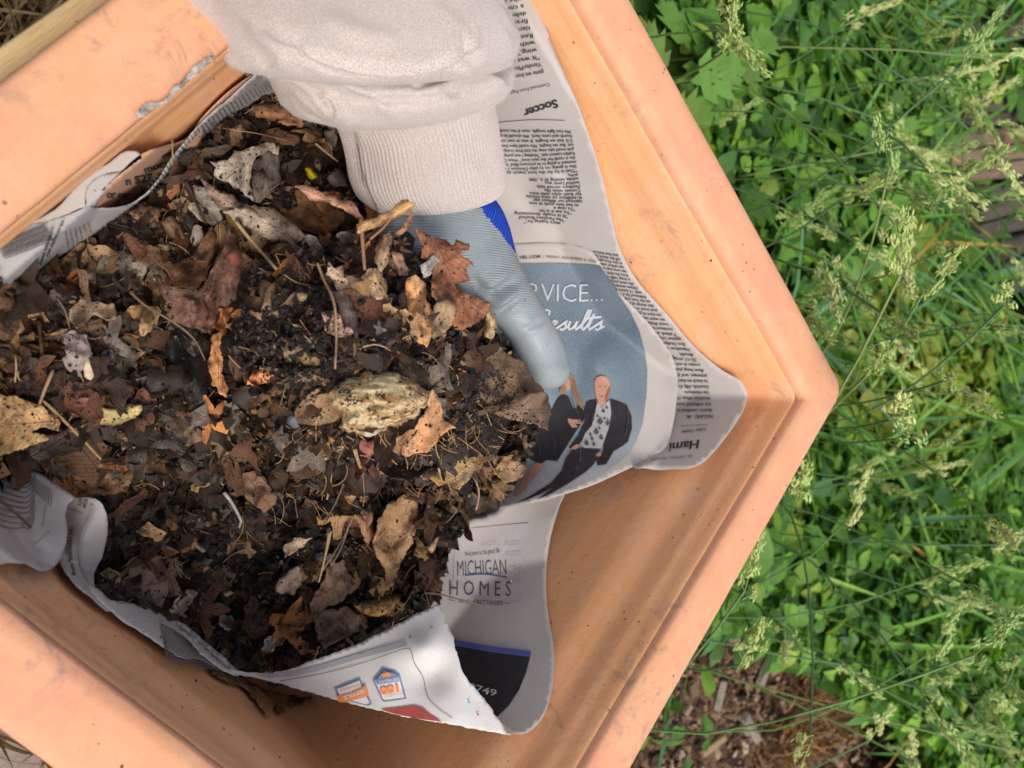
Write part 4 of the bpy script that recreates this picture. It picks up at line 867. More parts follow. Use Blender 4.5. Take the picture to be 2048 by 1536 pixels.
# ------------------------------------------------------------------ traced large leaves
HEROES = []
def hero(cr, pts, colr, label, lift=.004, curl=0.0, fold=0.0, axis=None, step=7, name='dry_leaf', cat='leaf', mat=None, edge=2.6, tilt=(0, 0), base=None, rag=.0012, grp='large dry leaves on the compost'):
    if base is not None and -.051 < base < 0: base += .015
    p = cr(pts); p = jag(dense_poly(p, 5), edge, .6, len(pts)); p = [tuple(v) for v in p]; HEROES.append([tuple(v) for v in cr(pts)]); vv, ff = cdt(p, step); c = vv.mean(0); d = vv-c
    if axis is None:
        w_, e = np.linalg.eigh(d.T@d); ax = e[:, 1]
    else: ax = np.array([math.cos(math.radians(axis)), math.sin(math.radians(axis))])
    u = d@ax; v = d@np.array([-ax[1], ax[0]]); su = np.abs(u).max(); sv_ = max(np.abs(v).max(), 1)
    cx_ = c[0]+d[:, 0]*.75; cy_ = c[1]+d[:, 1]*.75
    z0 = (surf(np.array([c[0]]), np.array([c[1]]))[0] if base is None else base)
    zs = surf(cx_, cy_) if base is None else np.full(len(cx_), base)
    from_s = .55*np.clip(zs-z0, -.006, .006)
    z = z0+lift+from_s+curl*(v/sv_)**2*.012+fold*np.abs(v/sv_)*.012+tilt[0]*d[:, 0]/1000+tilt[1]*d[:, 1]/1000+fbm(vv[:, 0]/38, vv[:, 1]/38, len(pts)*3, 3)*rag*4+.35*rag*np.sin(u/su*9+v/sv_*4)
    z = np.maximum(z, wallz(vv[:, 0], vv[:, 1])+.002)
    o = mesh_obj(name, P(vv[:, 0], vv[:, 1], z), ff, mat or M['leaf'], None, uv=np.c_[u/su, v/sv_], solid=.0004); o.color = (*colr, 1)
    return tag(o, label, cat, grp)
hero(C2, [(1170, 280), (1240, 330), (1330, 350), (1385, 385), (1400, 350), (1470, 370), (1465, 405), (1425, 415), (1430, 440), (1500, 490), (1445, 500), (1462, 560), (1470, 572), (1410, 590), (1430, 640), (1500, 665), (1580, 690), (1570, 760), (1530, 800), (1440, 850), (1400, 830), (1330, 760), (1290, 700), (1260, 620), (1270, 560), (1280, 480), (1210, 450), (1222, 400), (1195, 340)], (.26, .105, .05), 'reddish brown lobed maple leaf leaning over the palm of the glove', .012, .4, base=-.03, tilt=(.02, .02))
hero(C2, [(1130, 560), (1180, 540), (1230, 600), (1240, 680), (1280, 760), (1270, 860), (1240, 940), (1180, 910), (1130, 860), (1140, 760), (1120, 640)], (.58, .30, .13), 'bright orange tan narrow leaf standing upright in the middle of the clod', .010, -.6, base=-.016)
hero(C2, [(880, 560), (930, 510), (990, 520), (1010, 560), (1030, 670), (940, 690), (890, 650)], (.62, .42, .24), 'pale beige torn leaf piece with a white patch, top middle of the clod', .010, -.5, base=-.02)
hero(C2, [(1000, 330), (1050, 300), (1040, 400), (1030, 480), (990, 540), (950, 470), (960, 400)], (.48, .33, .19), 'narrow twisted tan leaf standing against the shaded glove', .014, -.9, base=-.026)
hero(C2, [(850, 270), (900, 245), (950, 240), (1050, 180), (1100, 130), (1170, 150), (1150, 190), (1080, 230), (1000, 270), (920, 300), (870, 320)], (.52, .31, .13), 'curled ochre leaf strip crossing the hem of the cuff', .03, -.8, base=-.022, tilt=(0, -.04))
hero(C2, [(1150, 185), (1172, 230), (1145, 290), (1090, 325), (1060, 315), (1110, 280), (1140, 240)], (.50, .24, .12), 'thin hooked orange leaf rib hanging below the cuff hem', .02, -.3, base=-.022, step=5)
hero(C2, [(510, 60), (570, 50), (650, 90), (780, 130), (840, 150), (890, 240), (850, 240), (790, 190), (700, 150), (600, 140), (560, 90)], (.56, .30, .19), 'narrow pinkish orange leaf pointing left beside the cuff', .016, -.5, base=-.055)
hero(C2, [(390, 100), (480, 60), (600, 100), (700, 120), (780, 150), (800, 230), (760, 300), (640, 330), (500, 280), (440, 190)], (.22, .11, .045), 'mottled dark orange brown leaf left of the cuff hem', .006, .3)
hero(C2, [(130, 200), (250, 160), (400, 180), (520, 270), (600, 350), (560, 380), (400, 370), (280, 300), (180, 250)], (.50, .40, .31), 'long pale beige leaf lying diagonally left of the cuff', .012, -.8)
hero(C2, [(0, 10), (60, 60), (180, 110), (250, 170), (130, 205), (60, 130)], (.36, .24, .18), 'dull pinkish leaf tip pointing up left behind the pale beige leaf', .010, -.5)
hero(C2, [(60, 870), (130, 860), (155, 900), (150, 1000), (120, 1080), (160, 1150), (150, 1210), (110, 1200), (90, 1150), (50, 1140), (30, 1060), (60, 960)], (.62, .29, .13), 'bright orange strip leaf with a hooked foot, left of the clod', .016, -.4, step=5)
hero(C2, [(100, 730), (170, 715), (240, 710), (180, 790), (220, 900), (225, 970), (190, 970), (150, 880), (60, 820), (110, 790)], (.44, .16, .055), 'rust orange folded leaf above the bright orange strip', .018, .3, step=5)
hero(C2, [(250, 1140), (290, 1070), (370, 1060), (410, 1110), (360, 1140), (300, 1150)], (.62, .24, .10), 'small bright orange leaf scrap at the foot of the clod, left side', .010, -.4, step=5)
hero(C2, [(670, 750), (740, 740), (780, 810), (830, 860), (790, 970), (740, 880), (690, 850)], (.38, .22, .17), 'pinkish brown triangular leaf piece in the middle of the clod', .008, .3)
hero(C2, [(720, 640), (790, 620), (880, 740), (880, 850), (850, 960), (800, 960), (780, 800)], (.17, .125, .12), 'mauve grey wet leaf right of the pinkish triangle on the clod', .006, -.7)
hero(C2, [(690, 540), (700, 470), (740, 520), (770, 490), (790, 540), (880, 560), (900, 690), (820, 680), (740, 620), (730, 570)], (.50, .36, .25), 'pale tan pointed leaf piece at the top of the clod', .010, -.6)
hero(C2, [(1540, 940), (1600, 920), (1640, 950), (1700, 1000), (1780, 1020), (1800, 1090), (1890, 1180), (1920, 1290), (1900, 1390), (1820, 1360), (1760, 1345), (1680, 1330), (1560, 1290), (1500, 1220), (1480, 1150), (1540, 1100)], (.155, .10, .055), 'large dark olive brown leaf reaching over the advert under the thumb tip', .010, -.3, base=-.05, tilt=(-.03, 0))
hero(C2, [(1720, 1215), (1860, 1185), (1895, 1185), (1920, 1290), (1900, 1390), (1820, 1360), (1700, 1330), (1640, 1300)], (.17, .105, .07), 'folded lower half of the dark leaf with a pale edge, over the black dresses', .014, .3, base=-.05, tilt=(-.03, 0))
hero(C2, [(1270, 1170), (1310, 1230), (1330, 1330), (1390, 1380), (1340, 1400), (1300, 1440), (1250, 1500), (1150, 1536), (1060, 1520), (1080, 1440), (1180, 1380), (1240, 1280)], (.45, .24, .12), 'folded orange brown leaf below the pale rotten wood', .012, .9, base=-.026, axis=-55)
hero(C2, [(870, 1440), (940, 1455), (990, 1470), (970, 1536), (900, 1530), (870, 1500)], (.28, .10, .085), 'small dusky red leaf scrap under the pale rotten wood', .006)
hero(C2, [(1040, 410), (1100, 430), (1140, 520), (1130, 560), (1090, 540), (1050, 460)], (.34, .2, .13), 'brown pointed leaf just left of the maple leaf on the glove', .008, base=-.026)
hero(C2, [(1200, 490), (1290, 430), (1310, 470), (1250, 560), (1220, 560)], (.44, .42, .36), 'pale grey flake beside the maple leaf stalk', .012, base=-.028, step=5)
hero(C2, [(1280, 700), (1380, 670), (1400, 760), (1360, 840), (1280, 900), (1260, 860)], (.28, .19, .11), 'fibrous tan brown piece right of the upright orange leaf', .006, .3, base=-.020)
hero(C2, [(1560, 740), (1610, 760), (1625, 830), (1590, 900), (1540, 890), (1545, 800)], (.52, .36, .19), 'small splintered tan wood bit at the right edge of the clod', .012, -1, base=-.045, step=5, rag=.003, name='wood_splinter', cat='wood', grp='wood splinters in the compost')
hero(C3, [(895, 290), (930, 285), (960, 350), (1060, 370), (1180, 370), (1230, 280), (1260, 210), (1300, 150), (1340, 30), (1390, 60), (1400, 150), (1480, 200), (1490, 250), (1530, 290), (1540, 330), (1450, 340), (1480, 400), (1440, 470), (1290, 480), (1270, 560), (1240, 640), (1100, 590), (1020, 580), (970, 520), (1000, 480), (940, 400)], (.17, .088, .062), 'large maroon brown maple leaf left of the clod', .016, -.3, rag=.0018)
hero(C3, [(655, 160), (720, 140), (850, 190), (1000, 270), (990, 380), (880, 390), (740, 380), (700, 300), (650, 260)], (.42, .36, .27), 'rounded grey tan cupped leaf left of the maroon maple leaf', .010, -1.2)
hero(C3, [(530, 240), (600, 170), (660, 160), (640, 260), (580, 290)], (.30, .26, .20), 'small grey leaf flap against the left side of the cupped leaf', .010, -.6)
hero(C3, [(780, 90), (850, 120), (930, 130), (960, 200), (1020, 220), (1130, 180), (1180, 90), (1240, 10), (1270, 60), (1260, 150), (1210, 300), (1150, 370), (1020, 360), (970, 260), (850, 170)], (.13, .065, .033), 'dark brown leaf curled like a trough above the maroon maple leaf', .010, 1.3)
hero(C3, [(880, 720), (960, 620), (1020, 600), (1080, 580), (1200, 620), (1270, 700), (1290, 800), (1250, 900), (1180, 1030), (1100, 1040), (1010, 960), (960, 850), (900, 790)], (.018, .015, .012), 'smooth black piece of bark below the maroon maple leaf', .008, -.8, name='bark_piece', cat='bark', grp='bark pieces in the compost')
hero(C3, [(370, 640), (420, 610), (500, 650), (545, 750), (480, 830), (470, 900), (400, 850), (360, 770), (390, 760)], (.30, .25, .235), 'mauve grey leaf with a stem behind the white shell flake', .008, .5)
hero(C3, [(510, 1090), (550, 1050), (620, 1080), (700, 1070), (760, 1045), (830, 1050), (830, 1080), (790, 1120), (700, 1170), (600, 1170), (530, 1140)], (.52, .40, .17), 'lacy yellow tan leaf scrap left of centre', .008, -.4)
hero(C3, [(-60, 990), (100, 1010), (240, 1060), (300, 1110), (350, 1160), (345, 1205), (270, 1180), (180, 1210), (290, 1240), (280, 1255), (200, 1290), (100, 1320), (0, 1350), (-60, 1350)], (.44, .28, .13), 'large golden tan leaf cut off by the left edge', .014, .5)
hero(C3, [(-20, 500), (60, 485), (130, 470), (160, 440), (220, 410), (230, 450), (150, 490), (70, 540), (-20, 570)], (.50, .28, .11), 'curled orange bark strip at the left edge', .010, -1.2)
hero(C3, [(420, 1450), (500, 1410), (600, 1420), (700, 1400), (780, 1440), (770, 1500), (740, 1560), (600, 1580), (500, 1570), (420, 1520)], (.27, .155, .08), 'mottled brown leaf above the curled newspaper edge', .008, -.4)
hero(C3, [(280, 650), (340, 610), (400, 600), (390, 630), (330, 650), (290, 662)], (.46, .28, .13), 'slim golden leaf near the left stalks', .008, -.4, step=5)
hero(C3, [(310, 360), (360, 340), (420, 360), (480, 420), (500, 450), (440, 440), (380, 430)], (.32, .18, .10), 'rusty brown pointed leaf below the grey white newspaper band', .008, -.4)
hero(C3, [(400, 500), (470, 440), (560, 450), (670, 470), (690, 540), (630, 560), (560, 520), (500, 560), (450, 600), (410, 560)], (.26, .18, .12), 'twisted brown leaf left of the thin dark stalk', .010, 1.0)
hero(C3, [(800, 390), (890, 390), (920, 430), (900, 500), (850, 500), (810, 450)], (.44, .27, .12), 'yellow brown leaf scrap under the cupped grey leaf', .004)
hero(C3, [(830, 520), (870, 480), (900, 540), (880, 600), (840, 660), (820, 620)], (.36, .24, .13), 'narrow yellowish leaf standing left of the black bark', .008, .8, step=5)
hero(C3, [(660, 690), (740, 680), (750, 760), (850, 740), (760, 820), (690, 870), (700, 780)], (.50, .36, .22), 'pale splintery leaf scrap right of the white shell flake', .007, .4, step=5)
hero(C3, [(600, 740), (650, 720), (690, 760), (660, 820), (600, 820)], (.10, .085, .10), 'small dark violet leaf scrap right of the white shell flake', .008, .4, step=5)
hero(C3, [(400, 1080), (470, 1060), (520, 1090), (500, 1130), (430, 1130)], (.20, .11, .10), 'dull mauve brown scrap left of the lacy yellow leaf', .006, .2, step=5)
hero(C3, [(400, 1020), (530, 1015), (510, 1050), (440, 1060)], (.30, .12, .08), 'brick red scrap above the lacy yellow leaf', .008, .2, step=5)
hero(C3, [(1250, 1250), (1320, 1170), (1390, 1160), (1370, 1250), (1290, 1370), (1250, 1310)], (.22, .14, .08), 'brown wood chip leaning at the lower edge of the clod', .010, -.8, name='wood_splinter', cat='wood', grp='wood splinters in the compost')
hero(C3, [(700, 1250), (780, 1225), (850, 1240), (880, 1260), (800, 1290), (710, 1310)], (.34, .25, .15), 'thin tan folded leaf below the lacy yellow leaf', .008, .8, step=5)
hero(C3, [(300, 200), (440, 180), (460, 250), (390, 290), (310, 300)], (.14, .085, .05), 'dark brown square leaf piece under the newspaper band', .006, .2)
hero(C3, [(1000, 1060), (1090, 1070), (1130, 1110), (1060, 1180), (1010, 1130)], (.15, .07, .045), 'dark reddish leaf scrap below the black bark', .006, -.4)
hero(C5, [(380, 330), (440, 250), (500, 215), (560, 200), (572, 280), (570, 350), (540, 450), (500, 510), (480, 560), (450, 660), (420, 670), (410, 570), (350, 480)], (.33, .20, .105), 'long tan brown leaf with a pointed tip hanging below the clod', .016, .5, axis=-68)
hero(C5, [(300, 290), (340, 260), (345, 330), (330, 400), (340, 450), (310, 440), (285, 360)], (.30, .16, .10), 'narrow reddish leaf left of the long pointed leaf', .012, .4, step=5)
hero(C5, [(245, 740), (380, 720), (420, 690), (470, 680), (520, 700), (600, 700), (620, 715), (560, 770), (500, 800), (440, 822), (300, 790)], (.38, .23, .10), 'curled golden brown leaf just above the white folded flap', .012, -1.0)
hero(C5, [(140, 560), (210, 530), (260, 640), (220, 720), (150, 750), (60, 800), (50, 740), (100, 660)], (.17, .11, .08), 'dull brown upright leaf left of the pointed leaf', .010, .3)
hero(C5, [(60, 780), (220, 760), (320, 810), (330, 860), (230, 900), (120, 960), (80, 900)], (.11, .07, .05), 'dark wide leaf lying just inside the flap edge', .008, .3)
hero(C5, [(560, 590), (660, 600), (690, 640), (680, 690), (600, 690), (560, 650)], (.14, .07, .04), 'dark glossy brown leaf beside the homes advert', .008, -.4)
hero(C5, [(610, 470), (670, 420), (660, 470), (640, 500)], (.42, .29, .19), 'small pale pointed chip left of the homes advert', .010, 0, step=5)
hero(C5, [(930, 20), (1060, 60), (1100, 90), (1060, 140), (1000, 160), (940, 110)], (.26, .17, .10), 'tan brown leaf hanging over the dark suits at the clod edge', .012, .4)
hero(C4, [(620, 610), (690, 560), (760, 540), (800, 590), (810, 650), (805, 700), (780, 760), (700, 745), (600, 720), (510, 680), (560, 650)], (.20, .13, .10), 'large square dusky brown leaf near the lower left newspaper edge', .012, .2)
hero(C4, [(480, 590), (520, 565), (580, 600), (575, 670), (540, 650)], (.33, .24, .14), 'pale shredded leaf scrap touching the curled newspaper edge', .010, .4, step=5)
hero(C4, [(1180, 110), (1250, 90), (1290, 150), (1340, 230), (1330, 270), (1280, 300), (1200, 250), (1150, 150)], (.23, .13, .08), 'brown leaf with two small holes above the white stalk', .008, .2)
hero(C4, [(650, 390), (720, 350), (750, 370), (800, 400), (780, 440), (700, 415)], (.46, .28, .14), 'bright tan scrap near the mottled brown leaf', .010, .5, step=5)
hero(C4, [(960, 310), (1040, 300), (1060, 350), (1010, 370)], (.30, .19, .11), 'light brown flat scrap left of the white stalk', .006, .2, step=5)
hero(C4, [(875, 422), (930, 430), (980, 460), (998, 485), (960, 495), (920, 455)], (.38, .30, .25), 'pale arched leaf curl in the middle of the dark compost', .009, -1, step=5)
hero(C4, [(1370, 460), (1430, 425), (1510, 430), (1460, 470), (1370, 520)], (.40, .30, .21), 'pale grey brown pointed leaf left of the thin upright straws', .012, .5, step=5)
hero(C4, [(1340, 620), (1400, 580), (1450, 550), (1465, 640), (1420, 700), (1330, 690)], (.25, .19, .15), 'ash brown cracked leaf with dark specks, lower centre', .012, -.3)
hero(C4, [(820, 780), (870, 700), (910, 660), (945, 690), (920, 740), (880, 790), (840, 820)], (.32, .27, .22), 'ragged ash grey scrap right of the square dusky leaf', .012, .5, step=5)
hero(C4, [(1060, 790), (1120, 800), (1140, 840), (1110, 880), (1060, 840)], (.34, .30, .26), 'ragged pale grey scrap above the black hollow', .010, .5, step=5)
hero(C4, [(1290, 900), (1320, 890), (1330, 960), (1290, 990), (1270, 970)], (.40, .34, .30), 'white grey shred close to the flap edge', .010, .5, step=5)
hero(C4, [(1220, 1125), (1290, 1160), (1380, 1180), (1510, 1195), (1500, 1225), (1420, 1240), (1345, 1285), (1330, 1220), (1305, 1290), (1260, 1240), (1225, 1180)], (.30, .17, .07), 'curled golden brown leaf lying on the wall below the white flap', .004, .4, base=-.19)
hero(C4, [(1020, 1040), (1080, 1035), (1150, 1080), (1210, 1110), (1250, 1180), (1230, 1200), (1170, 1140), (1080, 1110), (1030, 1080)], (.16, .10, .05), 'dark curled leaf poking out below the left end of the white flap', .004, .4, base=-.15)
hero(C4b, [(90, 710), (220, 700), (280, 630), (420, 590), (600, 540), (640, 600), (640, 660), (560, 610), (430, 710), (410, 860), (440, 1040), (330, 950), (110, 830), (130, 770)], (.36, .31, .24), 'large ash grey torn leaf near the top of the compost', .012, .2)
hero(C4b, [(430, 710), (560, 615), (650, 660), (670, 760), (660, 900), (590, 970), (520, 1040), (440, 1045), (410, 860)], (.13, .105, .09), 'dark grey folded half beside the large ash grey leaf', .010, -.2)
hero(C4b, [(430, 250), (520, 230), (680, 240), (730, 300), (690, 360), (600, 390), (450, 340)], (.32, .15, .075), 'orange brown leaf at the top of the compost under the sleeve', .012, -.6)
hero(C4b, [(630, 380), (700, 340), (770, 290), (880, 400), (840, 420), (720, 410)], (.42, .23, .12), 'tan pointed leaf touching the left bulge of the sleeve', .014, .3)
hero(C4b, [(500, 470), (620, 430), (760, 470), (850, 520), (760, 590), (620, 550), (510, 540)], (.20, .10, .065), 'dark reddish leaf under the fine straws near the sleeve', .006, .2)
hero(C4b, [(1020, 440), (1090, 430), (1130, 520), (1100, 590), (1040, 560)], (.30, .25, .20), 'crumpled pale grey leaf close to the left edge of the cuff', .012, .5)
hero(C4b, [(880, 600), (960, 600), (1000, 700), (980, 800), (930, 740)], (.36, .27, .22), 'twisted pinkish grey leaf right of the yellow peel', .012, -.9, step=6)
hero(C4b, [(1040, 820), (1110, 760), (1180, 800), (1200, 900), (1100, 930), (1040, 880)], (.26, .19, .16), 'crumpled dusty brown leaf touching the cuff', .010, -.7)
hero(C1, [(1080, 1100), (1150, 1080), (1250, 1130), (1300, 1250), (1290, 1330), (1200, 1300), (1110, 1230)], (.32, .28, .235), 'flat grey leaf with a dark stalk across, upper left of the compost', .010, .2)
hero(C1, [(950, 1280), (1000, 1260), (1060, 1310), (1080, 1400), (1000, 1400), (950, 1350)], (.15, .085, .05), 'dark brown oval leaf left of the flat grey leaf', .010, -.5)
hero(C1, [(750, 1240), (850, 1180), (940, 1220), (930, 1300), (830, 1310)], (.30, .17, .09), 'brown leaf touching the newspaper band below the headline words', .008, -.4)
yp = hero(C4b, [(850, 750), (900, 745), (935, 790), (975, 825), (920, 850), (868, 835)], (.75, .60, .02), 'bright yellow peel scrap between the grey leaves near the cuff', .016, -.8, step=4, name='yellow_peel', cat='peel', grp='food scraps in the compost', mat=M['plain'])

# ------------------------------------------------------------------ lumps: rotten wood, pebble, shells, flakes
def lump(name, cr, pts, zb, height, mat, colr, label, cat, amp=.15, step=6, grp=None, ridge=0):
    if zb > -.041: zb += .015
    p = [tuple(v) for v in jag(dense_poly(cr(pts), 5), 1.5 if step < 5 and not ridge else 4.5, .7)]; HEROES.append([tuple(v) for v in cr(pts)]); vv, ff = cdt(p, step); d = edge_dist(vv[:, 0], vv[:, 1], p); R_ = d.max(); k = np.sqrt(1-(1-np.clip(d/R_, 0, 1))**2)
    w_, e = np.linalg.eigh((vv-vv.mean(0)).T@(vv-vv.mean(0))); cr_ = (vv-vv.mean(0))@e[:, 0]; al = (vv-vv.mean(0))@e[:, 1]
    z = zb+height*k*(1+amp*4*fbm(vv[:, 0]/22, vv[:, 1]/22, 5, 3))+ridge*(vnoise(cr_/5, al/60, 4)+.5*vnoise(cr_/2.4, al/30, 8))*k
    V = P(vv[:, 0], vv[:, 1], z); lo = P(vv[:, 0], vv[:, 1], np.full(len(vv), zb-height*.3)); n = len(V); F = [f for f in ff]+[[i+n for i in f[::-1]] for f in ff]
    b = list(range(len(p)))
    ec = {}
    for f in ff:
        for i in range(len(f)): ec[(f[i], f[(i+1) % len(f)])] = 1
    F += [[b_, a_, a_+n, b_+n] for (a_, b_) in ec if (b_, a_) not in ec]
    o = mesh_obj(name, np.r_[V, lo], F, mat); o.color = (*colr, 1); return tag(o, label, cat, grp)
lump('rotten_wood', C2, [(690, 1190), (740, 1140), (800, 1100), (900, 1060), (1000, 1065), (1100, 1080), (1220, 1150), (1270, 1180), (1260, 1230), (1230, 1280), (1160, 1340), (1100, 1370), (960, 1410), (850, 1420), (760, 1380), (780, 1310), (720, 1270)], -.016, .020, M['rotten'], (1, 1, 1), 'chunk of pale yellow rotten wood on the front of the raised clod', 'wood', .03, 3.5, None, .0034)
lump('wood_splinter', C2, [(880, 1390), (960, 1380), (1010, 1385), (960, 1420), (900, 1430)], -.012, .004, M['plain'], (.60, .52, .42), 'small white wood splinter under the rotten chunk', 'wood', .1, 4, 'wood splinters in the compost')
lump('pebble', C2, [(470, 1320), (500, 1290), (550, 1300), (585, 1340), (560, 1375), (510, 1380), (475, 1360)], -.040, .009, M['plain'], (.16, .18, .20), 'rounded bluish grey pebble at the lower left of the clod', 'pebble', .1, 4)
lump('shell_flake', C3, [(480, 830), (490, 790), (525, 765), (560, 780), (577, 820), (565, 880), (530, 905), (495, 890)], -.058, .002, M['plain'], (.74, .64, .47), 'speckled white shell flake on the left side of the compost', 'shell', .1, 4)
lump('white_bead', C2, [(640, 1025), (660, 1010), (690, 1030), (685, 1052), (660, 1055)], -.022, .006, M['plain'], (.78, .76, .72), 'small white bead above the rotten wood', 'bead', .1, 3)
lump('seed_husk', C2, [(530, 650), (555, 640), (590, 655), (580, 685), (545, 688)], -.022, .005, M['plain'], (.46, .34, .18), 'little tan husk in the black soil, upper left of the clod', 'husk', .2, 3)
lump('seed_husk', C2, [(915, 970), (950, 945), (990, 960), (1000, 1010), (960, 1030), (920, 1010)], -.014, .006, M['plain'], (.50, .36, .18), 'knobbly tan husk just above the rotten wood', 'husk', .3, 4)
lump('shell_flake', C3, [(480, 300), (500, 280), (545, 285), (540, 320), (490, 328)], -.070, .004, M['plain'], (.52, .40, .28), 'pale pinkish flake below the cupped grey leaf', 'flake', .1, 4)
lump('twig_knot', C3, [(1320, 180), (1350, 145), (1400, 150), (1430, 200), (1400, 240), (1340, 235)], -.052, .006, M['plain'], (.25, .09, .06), 'round reddish gall on the upper part of the maroon maple leaf', 'gall', .1, 4)
lump('seed_husk', C4, [(1080, 690), (1110, 678), (1130, 695), (1100, 708), (1082, 703)], -.112, .004, M['plain'], (.36, .22, .13), 'light brown husk in the lower dark compost', 'husk', .1, 3)
lump('seed_husk', C4, [(975, 560), (1000, 555), (1008, 578), (985, 590)], -.108, .004, M['plain'], (.34, .17, .10), 'reddish husk in the middle of the dark compost', 'husk', .1, 3)
def stalk(cr, pts, r_, colr, label, lift=.004, name='dry_stalk', cat='stalk', base=None):
    p = smooth_poly(cr(pts), 10, False); z = (surf(p[:, 0], p[:, 1]) if base is None else np.full(len(p), base)); base = base+.015 if base is not None and base > -.04 else base; z = z if base is None else np.full(len(p), base); k = np.hanning(9); k /= k.sum(); zp = np.convolve(np.pad(z, 4, 'edge'), k, 'valid'); zp = np.maximum(zp, z-.002)+lift
    vv, ff = tube(P(p[:, 0], p[:, 1], zp), r_*.72*np.linspace(1, .7, len(p)), 6)
    o = mesh_obj(name, vv, ff, M['plain']); o.color = (*colr, 1); return tag(o, label, cat, 'dry stalks and twigs on the compost')
stalk(C3, [(760, 390), (850, 470), (1000, 560), (1130, 660), (1200, 790)], .0008, (.22, .15, .10), 'thin dark stalk curving over the black bark', .014)
stalk(C3, [(250, 1030), (320, 1090), (450, 1220), (590, 1370)], .0010, (.42, .28, .15), 'straight straw running down right from the golden tan leaf', .010)
stalk(C3, [(310, 850), (260, 970), (210, 1105)], .0010, (.40, .27, .15), 'short straw crossing the top of the golden tan leaf', .012)
stalk(C3, [(230, 560), (245, 730), (270, 900)], .0012, (.12, .065, .04), 'dark brown stem left of the mauve grey leaf', .006)
stalk(C3, [(330, 420), (380, 500), (410, 610), (420, 660)], .0006, (.30, .22, .15), 'fine curved stem above the mauve grey leaf', .008)
stalk(C3, [(-20, 700), (100, 715), (220, 745)], .0011, (.20, .12, .08), 'brown stem entering from the left edge', .008)
stalk(C3, [(1380, -20), (1460, 80), (1540, 170), (1620, 260)], .0012, (.52, .38, .20), 'pale straw lying above the clod from the beige leaf', .014)
stalk(C3, [(660, 870), (700, 920), (760, 970)], .0010, (.42, .30, .18), 'short bent straw right of the white shell flake', .006)
stalk(C3, [(380, 830), (380, 920), (388, 1000)], .0011, (.16, .09, .05), 'short dark stem under the white shell flake', .006)
stalk(C3, [(90, 760), (95, 840), (88, 920)], .0006, (.50, .40, .26), 'tiny pale straw near the left edge', .008)
stalk(C2, [(640, 480), (680, 580), (730, 690), (745, 850), (738, 1060)], .0008, (.40, .26, .15), 'long thin stem standing down the middle of the clod', .012)
stalk(C2, [(890, 940), (950, 925), (1010, 940), (1040, 960)], .0005, (.50, .36, .22), 'fine arched rootlet above the knobbly husk', .010)
stalk(C2, [(880, 240), (890, 400), (900, 520)], .0012, (.30, .16, .10), 'brown leaf stem descending from the curled ochre strip', .022, base=-.03)
stalk(C2, [(1110, 140), (1060, 210), (1000, 290), (930, 350)], .0007, (.42, .22, .10), 'thin orange stem crossing the curled ochre strip', .036, base=-.03)
stalk(C4, [(1060, 150), (1080, 170)], .0008, (.45, .35, .15), 'tiny yellow straw near the white stalk', .008)
stalk(C4, [(1082, 205), (1110, 240), (1140, 290), (1165, 345), (1155, 375)], .0013, (.52, .50, .47), 'bent white stalk in the lower dark compost', .010)
stalk(C4, [(875, 795), (930, 820), (1040, 860)], .0010, (.28, .19, .12), 'brown stem above the black hollow', .008)
stalk(C4, [(850, 560), (900, 610), (965, 665)], .0009, (.36, .24, .13), 'thin straw in the middle of the lower compost', .008)
stalk(C4, [(845, 480), (850, 560), (880, 620)], .0005, (.36, .26, .16), 'hair thin rootlet beside the thin straw', .006)
stalk(C4, [(1590, 400), (1570, 520), (1540, 640)], .0010, (.42, .30, .17), 'upright straw left of the long pointed leaf', .018)
stalk(C4, [(1690, 350), (1650, 470), (1600, 560)], .0007, (.24, .20, .16), 'dark thin stem right of the upright straw', .020)
stalk(C5, [(125, 40), (150, 120), (130, 240)], .0010, (.52, .34, .18), 'pale orange straw hanging from the clod', .016)
stalk(C5, [(265, 0), (290, 80), (325, 165)], .0013, (.44, .30, .17), 'straight tan straw hanging from the clod', .018)
stalk(C5, [(805, 85), (850, 150), (865, 220), (850, 290)], .0009, (.44, .32, .2), 'curved tan straw at the lower right of the clod', .016)
stalk(C5, [(670, 90), (690, 180)], .0008, (.42, .29, .16), 'short straw left of the curved tan straw', .018)
stalk(C5, [(780, 110), (815, 170), (815, 230)], .0007, (.36, .26, .15), 'fine straw beside the curved tan straw', .018)
stalk(C5, [(215, 150), (170, 260), (120, 340)], .0007, (.20, .16, .12), 'thin dark stem below the clod', .014)
stalk(C5, [(270, 290), (200, 440), (110, 580)], .0008, (.28, .22, .16), 'long thin grey stem low under the clod', .016)
stalk(C5, [(150, 390), (130, 480), (100, 590)], .0010, (.38, .27, .16), 'tan stem crossing the long thin grey stem', .016)
stalk(C5, [(600, 690), (690, 700), (780, 725), (930, 762)], .0008, (.30, .20, .12), 'long brown leaf stalk lying over the homes advert', .004, base=-.108)
stalk(C4b, [(180, 435), (350, 460), (500, 485), (720, 540)], .0005, (.46, .28, .16), 'long fine straw below the orange brown leaf', .012)
stalk(C4b, [(945, 560), (1030, 630), (1130, 710)], .0009, (.52, .36, .18), 'ochre straw pointing at the cuff', .014)
stalk(C4b, [(680, 210), (750, 280)], .0006, (.30, .22, .16), 'short dark straw under the sleeve', .014)
stalk(C1, [(1085, 1060), (1130, 1150), (1170, 1230), (1205, 1310)], .0012, (.05, .035, .025), 'dark stalk across the flat grey leaf', .014)
stalk(C4, [(-10, 235), (60, 290), (150, 375)], .0009, (.14, .09, .06), 'thin dark stalk lying on the wavy newspaper', .003, base=-.058)

